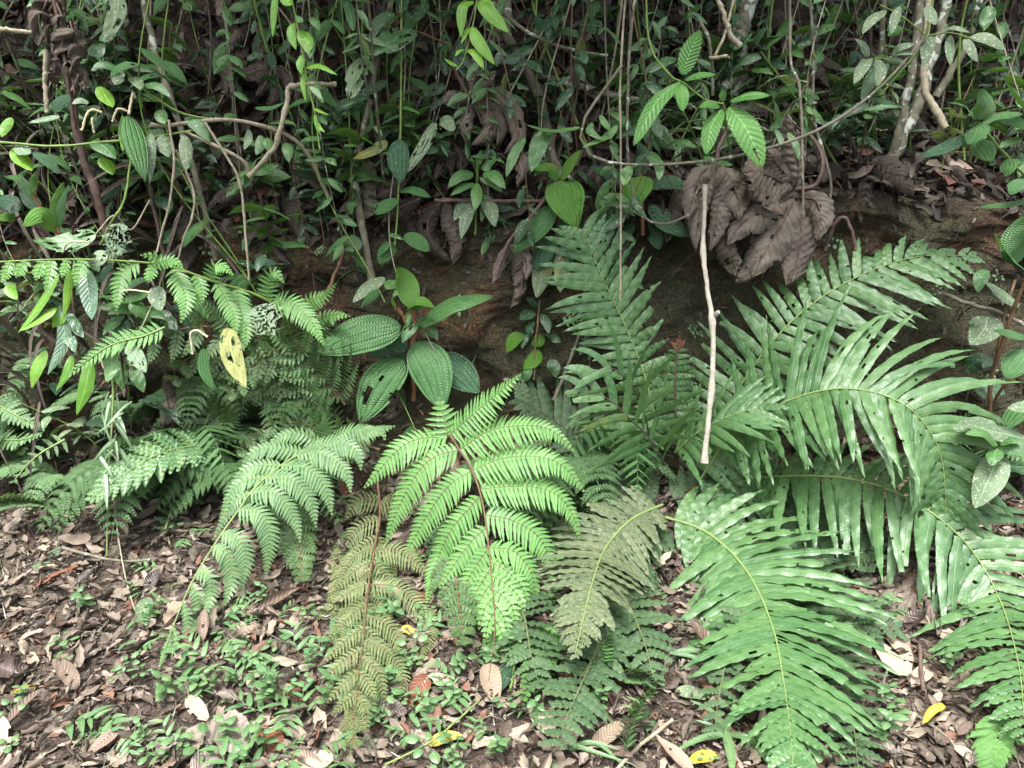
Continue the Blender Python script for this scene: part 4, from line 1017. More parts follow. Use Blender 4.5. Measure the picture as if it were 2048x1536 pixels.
leafy('leafy_plant', 'plant with long hanging yellow-green leaves against dead stalks at the left edge', 'plant', (140, 560, 2.7),
      [([(150, 520, 2.75), (138, 600, 2.7), (120, 680, 2.68)], 2)],
      [([(118, 548, 2.7), (72, 620, 2.65), (36, 666, 2.6)], 13), ([(112, 615, 2.68), (85, 635, 2.64), (40, 662, 2.6)], 12), ([(140, 538, 2.7), (133, 602, 2.66), (127, 635, 2.64)], 8), ([(92, 700, 2.66), (72, 739, 2.62), (63, 777, 2.6)], 14), ([(144, 710, 2.66), (133, 746, 2.62), (112, 782, 2.6)], 9),
       ([(180, 720, 2.68), (171, 773, 2.63), (153, 830, 2.6)], 14, 'leaf_bright', dict(yel=.15)), ([(112, 615, 2.7), (118, 635, 2.68), (104, 655, 2.66)], 14), ([(120, 610, 2.7), (128, 680, 2.66), (95, 750, 2.62)], 13, 'leaf_silver'), ([(30, 570, 2.75), (20, 580, 2.72), (35, 600, 2.7)], 11, 'leaf_bright')],
      'stem_green', 'leaf_bright', **S6)
leafy('leafy_plant', 'plant with wavy-toothed silvery leaves hanging under the level fern stalk on the left', 'plant', (150, 640, 2.72),
      [([(140, 560, 2.76), (150, 640, 2.72), (160, 720, 2.72)], 2)],
      [([(135, 625, 2.7), (145, 640, 2.66), (160, 668, 2.64)], 12), ([(150, 640, 2.7), (155, 660, 2.66), (168, 675, 2.64)], 10), ([(128, 665, 2.7), (140, 680, 2.66), (150, 705, 2.64)], 13), ([(120, 660, 2.72), (122, 700, 2.7), (118, 735, 2.68)], 8), ([(230, 720, 2.75), (240, 745, 2.72), (245, 780, 2.7)], 16, 'leaf'),
       ([(262, 735, 2.75), (275, 755, 2.72), (288, 785, 2.7)], 14, 'leaf'), ([(250, 630, 2.8), (225, 650, 2.78), (205, 670, 2.76)], 16, 'leaf'), ([(260, 640, 2.8), (240, 660, 2.78), (235, 690, 2.76)], 18, 'leaf_dark'), ([(300, 620, 2.85), (330, 640, 2.83), (355, 660, 2.8)], 20, 'leaf_dark'),
       ([(380, 590, 2.9), (400, 610, 2.88), (415, 640, 2.86)], 16, 'leaf')], 'stem_brown', 'leaf_silver', nW=6, nL=26, prof=(.6, .85), serr=.14, crump=.12)
leafy('leafy_plant', 'pinnate sapling leaves with yellow-flecked leaflets hanging at the top right', 'sapling', (1830, 100, 3.0),
      [([(1760, 190, 3.0), (1830, 110, 3.0), (1852, 70, 3.0), (1870, -20, 3.0)], 2.2), ([(1852, 72, 3.0), (1900, 66, 2.98), (1945, 78, 2.96)], 1.5), ([(1800, 140, 3.0), (1770, 118, 3.0), (1740, 118, 2.98)], 1.5), ([(1850, 70, 3.0), (1800, 30, 2.98), (1760, 10, 2.96)], 1.5)],
      [([(1772, 20, 2.98), (1745, 38, 2.94), (1724, 68, 2.92)], 13), ([(1800, 12, 2.98), (1790, 35, 2.95), (1783, 68, 2.92)], 10), ([(1855, 10, 2.98), (1862, 30, 2.95), (1872, 50, 2.92)], 12), ([(1865, 70, 3.0), (1855, 95, 2.96), (1850, 135, 2.93)], 13), ([(1900, 70, 2.98), (1900, 95, 2.95), (1901, 130, 2.92)], 10),
       ([(1930, 75, 2.97), (1940, 95, 2.94), (1955, 124, 2.92)], 11), ([(1940, 74, 2.97), (1975, 76, 2.94), (2012, 100, 2.92)], 13), ([(1885, 60, 2.98), (1910, 55, 2.95), (1940, 65, 2.92)], 8), ([(1742, 116, 2.98), (1728, 130, 2.95), (1708, 168, 2.92)], 13), ([(1752, 118, 2.98), (1762, 140, 2.95), (1755, 172, 2.92)], 12),
       ([(1740, 112, 2.98), (1725, 90, 2.96), (1710, 78, 2.94)], 11), ([(1782, 112, 2.98), (1800, 95, 2.96), (1830, 88, 2.94)], 9), ([(1785, 115, 2.98), (1800, 105, 2.96), (1828, 108, 2.94)], 7)], 'stem_green', 'leaf_grey', nW=6, nL=22, prof=(.6, .8), serr=.08, roll=-.1)
for lb, st, lv in (('thin liana curving across the right with small ragged leaves', [(1245, 130, 2.95), (1200, 190, 2.93), (1165, 245, 2.9), (1166, 295, 2.88), (1220, 325, 2.86), (1350, 328, 2.85), (1480, 310, 2.85), (1600, 275, 2.85), (1690, 230, 2.88), (1770, 165, 2.92), (1850, 75, 2.98)],
                    [([(1100, 258), (1078, 290), (1062, 345)], 18), ([(1050, 275), (1028, 310), (1012, 355)], 12), ([(1160, 255), (1100, 262), (1055, 250)], 9), ([(1090, 260), (1094, 265), (1098, 270)], 9), ([(1235, 250), (1215, 272), (1165, 295)], 9), ([(1200, 230), (1212, 250), (1220, 262)], 7),
                     ([(1260, 330), (1252, 350), (1248, 372)], 12), ([(1300, 310), (1318, 330), (1318, 362)], 11), ([(1340, 280), (1365, 285), (1395, 295)], 13), ([(1560, 250), (1552, 215), (1545, 195)], 6), ([(1550, 258), (1562, 280), (1558, 300)], 6), ([(1575, 265), (1592, 290), (1598, 320)], 7),
                     ([(1725, 220), (1760, 214), (1800, 213)], 6), ([(1730, 228), (1735, 233), (1745, 236)], 6), ([(1185, 245), (1180, 262), (1205, 280)], 8)]),):
    leafy('liana', lb, 'liana', st[0], [(st, 3)], [(Yd(a, 2.9, 2.84), h) for a, h in lv], 'bark_grey', 'leaf', nW=6, nL=20, prof=(.55, .8), serr=.07, crump=.12)
leafy('hanging_vine', 'bright yellow-green narrow-leaved vine hanging from the top edge left of centre', 'vine', (600, -20, 2.7),
      [([(575, -40, 2.7), (590, 30, 2.7), (604, 100, 2.68), (616, 170, 2.67), (628, 220, 2.66), (640, 300, 2.65)], 1.5)],
      [([(592, 30, 2.7), (600, 40, 2.68), (593, 45, 2.66)], 7, 'herb'), ([(590, 45, 2.7), (582, 65, 2.68), (592, 100, 2.66)], 9), ([(596, 60, 2.7), (612, 80, 2.68), (616, 108, 2.66)], 15), ([(612, 135, 2.68), (640, 132, 2.66), (675, 150, 2.64)], 8), ([(608, 140, 2.68), (606, 170, 2.66), (612, 205, 2.65)], 5),
       ([(620, 172, 2.67), (632, 182, 2.66), (645, 200, 2.65)], 7, 'leaf_pale'), ([(605, 110, 2.68), (600, 130, 2.66), (603, 150, 2.65)], 8), ([(628, 216, 2.66), (640, 222, 2.65), (656, 230, 2.64)], 6), ([(630, 225, 2.66), (632, 245, 2.65), (640, 270, 2.64)], 4), ([(632, 240, 2.66), (640, 255, 2.65), (650, 265, 2.64)], 4),
       ([(552, -20, 2.7), (548, 20, 2.68), (545, 75, 2.66)], 7), ([(560, -10, 2.7), (575, 5, 2.68), (583, 10, 2.66)], 9)], 'stem_green', 'leaf_bright', **S6)
leafy('hanging_vine', 'glowing yellow-green vine leaves hanging at the top edge in front of the forked trunk', 'vine', (953, -20, 2.75),
      [([(958, -30, 2.75), (948, 40, 2.74), (936, 90, 2.73), (925, 125, 2.72), (912, 140, 2.71)], 1.4)],
      [([(948, 2, 2.75), (925, 15, 2.72), (922, 75, 2.7)], 11), ([(956, 2, 2.75), (975, 20, 2.72), (1018, 66, 2.7)], 15), ([(943, 52, 2.74), (955, 80, 2.71), (990, 130, 2.69)], 13), ([(942, 55, 2.74), (932, 65, 2.72), (922, 88, 2.7)], 5), ([(934, 100, 2.73), (950, 105, 2.71), (968, 138, 2.69)], 10),
       ([(930, 98, 2.73), (918, 102, 2.71), (910, 113, 2.7)], 5), ([(915, 132, 2.72), (900, 125, 2.71), (888, 117, 2.7)], 5), ([(962, 0, 2.75), (980, 10, 2.74), (985, 60, 2.72)], 9)], 'stem_green', 'leaf_bright', **S6)
leafy('climbing_plant', 'dark climber with round insect-holed leaves at the top left of centre', 'climber', (800, 60, 3.2),
      [([(900, 90, 3.3), (820, 60, 3.2), (760, 70, 3.15), (700, 10, 3.1)], 2)],
      [([(825, 58, 3.2), (785, 80, 3.12), (738, 110, 3.08)], 32, None, dict(holes=(18, .05, .15), nL=34, nW=14)), ([(730, 118, 3.15), (712, 150, 3.1), (700, 198, 3.06)], 20, 'leaf_grey', dict(holes=(14, .06, .2), nL=34, nW=12)), ([(800, 30, 3.2), (808, 12, 3.18), (825, -20, 3.15)], 20), ([(820, 35, 3.2), (845, 22, 3.18), (858, 12, 3.15)], 15),
       ([(790, 28, 3.2), (760, 40, 3.16), (742, 78, 3.12)], 13), ([(688, -10, 3.1), (700, 25, 3.08), (706, 62, 3.06)], 11, 'leaf'), ([(775, 162, 3.25), (740, 180, 3.22), (708, 195, 3.2)], 12), ([(730, 205, 3.2), (700, 205, 3.16), (665, 222, 3.12)], 14), ([(870, 245, 3.2), (848, 290, 3.14), (812, 345, 3.1)], 14, 'leaf_grey', dict(holes=(14, .06, .2), nL=34, nW=12)),
       ([(878, 256, 3.18), (888, 240, 3.15), (908, 262, 3.12)], 16, 'leaf_grey', dict(holes=(1, .15, .2))), ([(232, -20, 3.0), (235, 20, 2.96), (210, 80, 2.92)], 17, 'leaf_grey', dict(holes=(6, .08, .2)))], 'stem_brown', 'leaf_dark', nW=8, nL=24, prof=(.45, .6), serr=.05, crump=.06)
leafy('melastome_plant', 'dark quilted leaves on a straight thin hanging stem left of the dark hollow', 'plant', (802, 0, 3.15),
      [([(803, -30, 3.2), (802, 150, 3.17), (800, 300, 3.15), (796, 400, 3.13), (790, 490, 3.1)], 2)],
      [([(772, 280, 3.15), (745, 300, 3.1), (706, 318, 3.06)], 18, None, dict(yel=.35)), ([(800, 278, 3.15), (796, 320, 3.1), (802, 366, 3.06)], 22), ([(800, 382, 3.12), (825, 378, 3.1), (862, 396, 3.06)], 15, 'arc'), ([(795, 398, 3.12), (775, 408, 3.1), (752, 430, 3.06)], 16, 'arc', dict(yel=.2)),
       ([(808, 470, 3.12), (832, 480, 3.1), (858, 503, 3.06)], 17, 'arc'), ([(790, 485, 3.12), (775, 500, 3.1), (758, 528, 3.06)], 17, 'arc', dict(yel=.2)), ([(700, 470, 3.1), (712, 490, 3.08), (690, 500, 3.06)], 12, 'leaf'), ([(770, 555, 3.08), (735, 575, 3.04), (705, 605, 3.0)], 15, 'leaf_grey', dict(yel=.15)),
       ([(790, 560, 3.08), (782, 568, 3.05), (772, 578, 3.02)], 14, 'leaf')], 'stem_green', 'arc_dark', **A6)
leafy('leafy_plant', 'young plant with two broad smooth dark green leaves on the litter below the bright fern', 'plant', (1020, 1370, 2.05),
      [([(1020, 1380, 2.03), (1028, 1340, 2.05), (1030, 1310, 2.05)], 2)],
      [([(1030, 1330, 2.05), (1005, 1355, 2.0), (984, 1396, 1.95)], 17), ([(1024, 1330, 2.05), (1030, 1310, 2.03), (1035, 1285, 2.02)], 14), ([(1000, 1300, 2.1), (985, 1290, 2.09), (975, 1310, 2.07)], 12), ([(1010, 1290, 2.15), (1018, 1275, 2.14), (1020, 1255, 2.13)], 14, 'leaf_dark')], 'stem_green', 'arc_dark', **A6)
leafy('leafy_plant', 'plant of round-tipped corrugated dark leaves under the pale lobed frond', 'plant', (390, 945, 2.7),
      [([(400, 960, 2.7), (392, 935, 2.7), (390, 915, 2.7)], 2)],
      [([(372, 930, 2.7), (360, 945, 2.65), (355, 968, 2.62)], 14), ([(388, 940, 2.7), (410, 940, 2.66), (432, 955, 2.62)], 12), ([(375, 955, 2.68), (362, 970, 2.65), (356, 988, 2.62)], 11), ([(285, 905, 2.7), (310, 885, 2.67), (335, 890, 2.64)], 13), ([(420, 920, 2.72), (440, 930, 2.7), (452, 950, 2.68)], 14, 'arc_dark'),
       ([(120, 790, 2.75), (140, 775, 2.72), (162, 765, 2.7)], 12), ([(170, 845, 2.7), (205, 840, 2.66), (215, 820, 2.62)], 12)], 'stem_green', 'arc_dark', **A6)

# ------------------------------------------------------------------ big dead palmate leaves
def dead_palmate(label, hub, lobes, petiole=None, mat='dead', name='dead_leaf', dy=-.08, prof=(.58, .9)):
    o = P(*hub)
    t = thing(name, label, 'dead leaf', o, None)
    for lb in lobes:
        poly, hw = lb[0], lb[1]
        kw = dict(pleat=RNG.uniform(.14, .26), pf=RNG.uniform(9, 14), pk=RNG.uniform(1.2, 2.2), roll=RNG.uniform(-1.05, -.4), crump=RNG.uniform(.07, .17), holes=(5, .05, .14), lob=.12)
        d2 = dy
        if len(lb) > 2:
            kw.update({k: v for k, v in lb[2].items() if k != 'dy'})
            d2 = lb[2].get('dy', dy)
        mb = MB()
        c = px_curve(Yd(poly, hub[2], hub[2] + d2), 49, .03)
        W = hw * 1.3 * mpp(c[24])
        nr = facing(c[24], .9, .25, .35)
        sheet(mb, c[None], tangents(c)[None], nr[None], np.array([W]), 14, prof, tint=(RNG.uniform(), RNG.uniform(0, .25), 0), **kw)
        lo = mb.build('lobe', M[mat], t, o)
        rb = MB()
        N1 = nrmz(np.cross(np.cross(tangents(c), nr), tangents(c)))
        rb.tube(c + N1 * .002, np.array([2.6, .6]) * mpp(c[24]), 5)
        rb.build('midrib', M['stem_dead'], lo, o)
    if petiole:
        stem_obj('petiole', petiole, (4.5, 4), M['stem_dead'], t, o, n=30)
    return t
M['stem_dead'] = barkmat('stem_dead', (.06, .038, .03), (.115, .075, .06), rough=.6)

dead_palmate('huge grey-brown dead palmate leaf spread like a hand above the strap fern', (1592, 378, 3.08),
             [([(1592, 376), (1596, 325), (1588, 270), (1572, 226)], 30), ([(1584, 364), (1556, 330), (1530, 296)], 24), ([(1582, 374), (1540, 352), (1482, 338)], 44, dict(roll=-.2, holes=(8, .04, .12))), ([(1584, 390), (1528, 420), (1482, 448), (1455, 490)], 32),
              ([(1588, 398), (1562, 450), (1530, 505), (1505, 555)], 36), ([(1595, 402), (1602, 460), (1592, 525), (1572, 572)], 34), ([(1602, 394), (1632, 402), (1642, 440), (1634, 480)], 22), ([(1560, 440), (1530, 490), (1500, 540), (1470, 566)], 30, dict(roll=-.9))],
             [(1592, 378, 3.08), (1628, 372, 3.05), (1645, 340, 3.05), (1640, 300, 3.1), (1620, 270, 3.2)])
dead_palmate('folded dead palmate leaf drooping in long pleats behind the pale broken stalk', (1432, 328, 3.1),
             [([(1430, 328), (1412, 380), (1396, 440), (1392, 500)], 26, dict(roll=-.9)), ([(1434, 330), (1440, 390), (1432, 440), (1420, 500)], 30, dict(roll=-.8)), ([(1440, 330), (1462, 360), (1476, 400), (1480, 440)], 30), ([(1426, 330), (1400, 350), (1384, 400), (1376, 440)], 22),
              ([(1446, 450), (1455, 490), (1470, 530), (1478, 560)], 26, dict(crump=.35, roll=-.9))], [(1432, 328, 3.1), (1440, 290, 3.12), (1460, 250, 3.2)])
dead_palmate('dead palmate leaf with thick curled ribbed lobes hanging in the dark centre hollow', (949, 200, 3.3),
             [([(953, 202), (974, 222), (984, 258), (942, 292)], 22, dict(roll=-.9)), ([(953, 195), (988, 180), (1016, 205), (1032, 245), (1034, 275), (1008, 308)], 24, dict(roll=-.8)), ([(947, 203), (940, 232), (932, 288)], 17, dict(roll=-.8)), ([(952, 188), (968, 160), (992, 142)], 22),
              ([(949, 192), (952, 150), (950, 102)], 14), ([(943, 197), (910, 190), (886, 208)], 15), ([(956, 200), (985, 215), (1000, 255), (995, 290)], 18, dict(roll=-.9))], [(949, 200, 3.3), (930, 180, 3.35), (900, 120, 3.5)])
dead_palmate('dark shrivelled dead palmate leaf below the ribbed one in the hollow', (899, 277, 3.34),
             [([(899, 278), (860, 290), (836, 340)], 17, dict(roll=-.8)), ([(898, 279), (880, 320), (868, 360)], 20, dict(roll=-.9)), ([(902, 279), (920, 310), (922, 350)], 17, dict(roll=-.8)), ([(900, 279), (890, 300), (905, 345)], 15)], [(899, 277, 3.34), (900, 310, 3.33), (905, 362, 3.3)], mat='dead_dark')
dead_palmate('ribbed dead leaf cupped downward under the dark branch at the upper left', (550, 128, 3.35),
             [([(550, 128), (556, 165), (540, 214)], 22), ([(545, 128), (515, 142), (480, 152)], 18), ([(560, 132), (580, 150), (582, 190)], 20), ([(548, 130), (530, 170), (510, 195)], 17)], None, mat='dead_dark')
dead_palmate('blackened curled dead leaf lobes over the edge of the bank below the small shrub', (882, 400, 3.24),
             [([(882, 403), (856, 444), (864, 485), (900, 522)], 25, dict(roll=-.9)), ([(840, 398), (800, 416), (762, 446)], 17, dict(roll=-.7)), ([(890, 404), (905, 440), (918, 480), (905, 530)], 24, dict(roll=-.8)), ([(800, 400), (780, 385), (755, 395)], 15)],
             [(882, 400, 3.24), (960, 402, 3.22), (1090, 402, 3.2)], mat='dead_dark')
dead_palmate('crumpled dead leaf dangling in front of the bare clay at mid picture', (1036, 505, 3.12),
             [([(1036, 505), (1045, 545), (1038, 590), (1020, 618)], 22, dict(roll=-1.0, crump=.4)), ([(1010, 495), (1000, 530), (985, 570)], 15, dict(roll=-.9)), ([(1020, 490), (1050, 520), (1052, 560)], 15, dict(roll=-.9))], None, mat='dead')
dead_palmate('withered ribbed leaf hanging in the shadow behind the large strap fronds at lower right', (1842, 1112, 2.5),
             [([(1844, 1113), (1796, 1172), (1768, 1216), (1789, 1262)], 24, dict(roll=-.7)), ([(1848, 1115), (1825, 1180), (1805, 1240), (1838, 1290)], 26, dict(roll=-.6)), ([(1852, 1130), (1858, 1200), (1866, 1260)], 18)], [(1840, 1290, 2.2), (1842, 1340, 2.1), (1848, 1385, 2.0)])
dead_palmate('crinkled brown mass of a dead leaf hung on a stalk at the top left corner', (105, -20, 2.95),
             [([(105, -20), (80, 40), (95, 90)], 32, dict(crump=.6, roll=-1.2)), ([(110, 0), (130, 60), (110, 120)], 30, dict(crump=.6, roll=-1.2)), ([(110, 90), (140, 140), (150, 190)], 28, dict(crump=.6, roll=-1.1)), ([(100, 100), (110, 135), (95, 160)], 20, dict(crump=.6)),
              ([(140, 40), (150, 90), (140, 150)], 22, dict(crump=.5, roll=-1)), ([(130, 110), (160, 150), (172, 185)], 16, dict(crump=.5))], [(105, -20, 2.95), (120, 60, 2.93), (132, 140, 2.9), (150, 260, 2.9)])
dead_palmate('broad dead leaf with dark veins half buried beside the root hollow at the left', (345, 800, 2.9),
             [([(362, 795), (345, 815), (325, 850)], 20), ([(350, 800), (340, 770), (325, 760)], 16), ([(330, 850), (312, 868), (298, 876)], 13)], None)
dead_palmate('grey dead leaf curled against the stem of the large-leaved plant', (800, 770, 3.1), [([(800, 770), (795, 810), (770, 840)], 18), ([(790, 765), (770, 800), (750, 815)], 16)], None)

# ------------------------------------------------------------------ trunks, stalks, stems
def crown(parent, origin, cx, cy, cz, r, n, seed, mat='leaf'):
    """Off-picture crown above the bank: leaf blades in clumps."""
    rg = np.random.default_rng(seed)
    mb = MB()
    cl = rg.normal(0, 1, (26, 3)) * np.array((r, r * .8, .35)) + np.array((cx, cy, cz))
    ix = rg.integers(0, 26, n)
    p = cl[ix] + rg.normal(0, .28, (n, 3))
    p[:, 2] = np.maximum(p[:, 2], 1.75 + .22 * np.maximum(p[:, 1], 0))
    d = rg.normal(0, 1, (n, 3)); d[:, 2] -= .4
    nr = rg.normal(0, .5, (n, 3)) + UP
    blades(mb, p, d, nr, rg.uniform(.14, .26, n), rg.uniform(.03, .055, n), nL=4, nW=2, droop=.4)
    return mb.build('crown', M[mat], parent, origin)

def tree(label, pts, r, mat, crown_at=None, name='tree', cat='tree', knots=0, kn=0, branches=(), part='trunk', n=48, rough=.06):
    o = PC(*pts[0])
    t = thing(name, label, cat, o)
    stem_obj(part, pts, r, M[mat], t, o, n=n, sides=10, knots=knots, kn=kn, rough=rough)
    for b in branches:
        stem_obj('branch', b[0], b[1], M[b[2] if len(b) > 2 else mat], t, o, n=24, sides=7, knots=.15, kn=5)
    if crown_at:
        crown(t, o, *crown_at)
    return t

tree('forked smooth greenish trunk leaning through the dark top centre', [(1150, 380, 3.5), (1112, 330, 3.45), (1085, 220, 3.45), (1060, 150, 3.42), (1022, 85, 3.4), (1015, 60, 3.38), (1018, -60, 3.4)], (11, 8), 'bark_grey', (0, 4.2, 4.1, 1.3, 5200, 1), knots=.2, kn=6,
     branches=[([(1015, 66, 3.38), (985, 40, 3.35), (940, -40, 3.3)], (6, 5)), ([(985, 5, 3.3), (1050, 60, 3.3), (1120, 92, 3.3), (1215, 112, 3.3)], (4, 3)), ([(985, 118, 3.5), (1060, 148, 3.5), (1150, 170, 3.52), (1285, 206, 3.55)], (6, 8))])
tree('mossy trunk with white lichen patches behind the bright saw-edged leaves', [(1440, 330, 3.7), (1455, 220, 3.75), (1470, 120, 3.8), (1490, 30, 3.85), (1505, -60, 3.9)], (20, 17), 'bark_lichen', (1.6, 4.6, 4.3, 1.3, 4200, 2))
tree('tall lichen-spotted trunk leaning left at the right, a paler bare patch low down', [(1775, 345, 3.5), (1800, 280, 3.52), (1840, 200, 3.55), (1862, 120, 3.6), (1885, 40, 3.65), (1905, -60, 3.7)], (13, 8), 'bark_lichen', (3.0, 4.6, 4.4, 1.2, 3000, 3))
tree('slim grey-green trunk just left of the leaning lichen trunk', [(1780, 320, 3.5), (1800, 250, 3.5), (1820, 160, 3.52), (1832, 80, 3.55), (1850, -60, 3.6)], (8, 8), 'bark_lichen')
tree('thin lichened trunk ending in a pale broken bend near the right edge', [(1892, 260, 3.2), (1870, 215, 3.25), (1848, 170, 3.3), (1852, 60, 3.35), (1868, -60, 3.4)], (8, 6), 'bark_pale')
tree('spotted sapling trunk standing behind the leaf litter at the upper right', [(1732, 255, 3.9), (1745, 180, 3.9), (1762, 90, 3.9), (1772, -60, 3.9)], (6, 5), 'bark_lichen', name='sapling', cat='sapling')
tree('oblique dark lichened sapling at the far upper right', [(1870, 195, 3.7), (1905, 140, 3.75), (1935, 80, 3.8), (1975, -60, 3.9)], (8, 6), 'bark_lichen', name='sapling', cat='sapling')
tree('brown rooted stump of a trunk standing in deep litter at the top right', [(1540, 60, 4.2), (1560, 25, 4.2), (1575, -50, 4.2)], (26, 22), 'bark_dark', name='trunk_base', cat='tree trunk')
tree('long straight brown stem slanting from the top left down to the clay bank', [(432, 520, 3.12), (395, 370, 3.15), (348, 215, 3.2), (308, 95, 3.25), (275, -50, 3.3)], (5.5, 7), 'bark_grey', (-2.2, 4.2, 3.9, 1.4, 5600, 4), name='sapling', cat='sapling')
tree('thick bent pale branch with a broken elbow in front of the upper left thicket', [(500, 352, 2.95), (545, 300, 2.9), (563, 250, 2.9), (574, 200, 2.92), (586, 172, 2.95), (670, 168, 3.1)], (5, 4.5), 'bark_pale', name='bent_branch', cat='branch', part='limb', knots=.4, kn=6,
     branches=[([(498, 350, 2.95), (490, 325, 2.94), (440, 295, 2.9), (372, 264, 2.88)], (4, 3))])
tree('pale jointed dead stalk standing upright in front of the strap fern', [(1410, 925, 2.58), (1416, 840, 2.62), (1424, 770, 2.67), (1426, 700, 2.72), (1424, 630, 2.77), (1412, 560, 2.84), (1406, 480, 2.91), (1412, 370, 2.99)], (5.5, 4.0), 'stalk_pale', name='dead_stalk', cat='stalk', part='stalk', knots=.55, kn=4,
     branches=[([(1425, 632, 2.77), (1432, 628, 2.76), (1436, 625, 2.75)], (5, 4))])
tree('dry forked twig with broken ends at the top right above the saw-edged leaves', [(1480, 90, 2.9), (1462, 72, 2.9), (1448, 30, 2.9), (1424, -30, 2.92)], (5, 4), 'bark_pale', name='twig', cat='twig', part='stick', knots=.3, kn=3,
     branches=[([(1400, 42, 2.9), (1420, 90, 2.9), (1426, 190, 2.95)], (3.5, 3), 'bark_grey'), ([(1430, 112, 2.9), (1450, 68, 2.9), (1472, -20, 2.92)], (3, 2.5)), ([(1420, 116, 2.9), (1440, 114, 2.88), (1458, 112, 2.86)], (3.5, 3.5))])
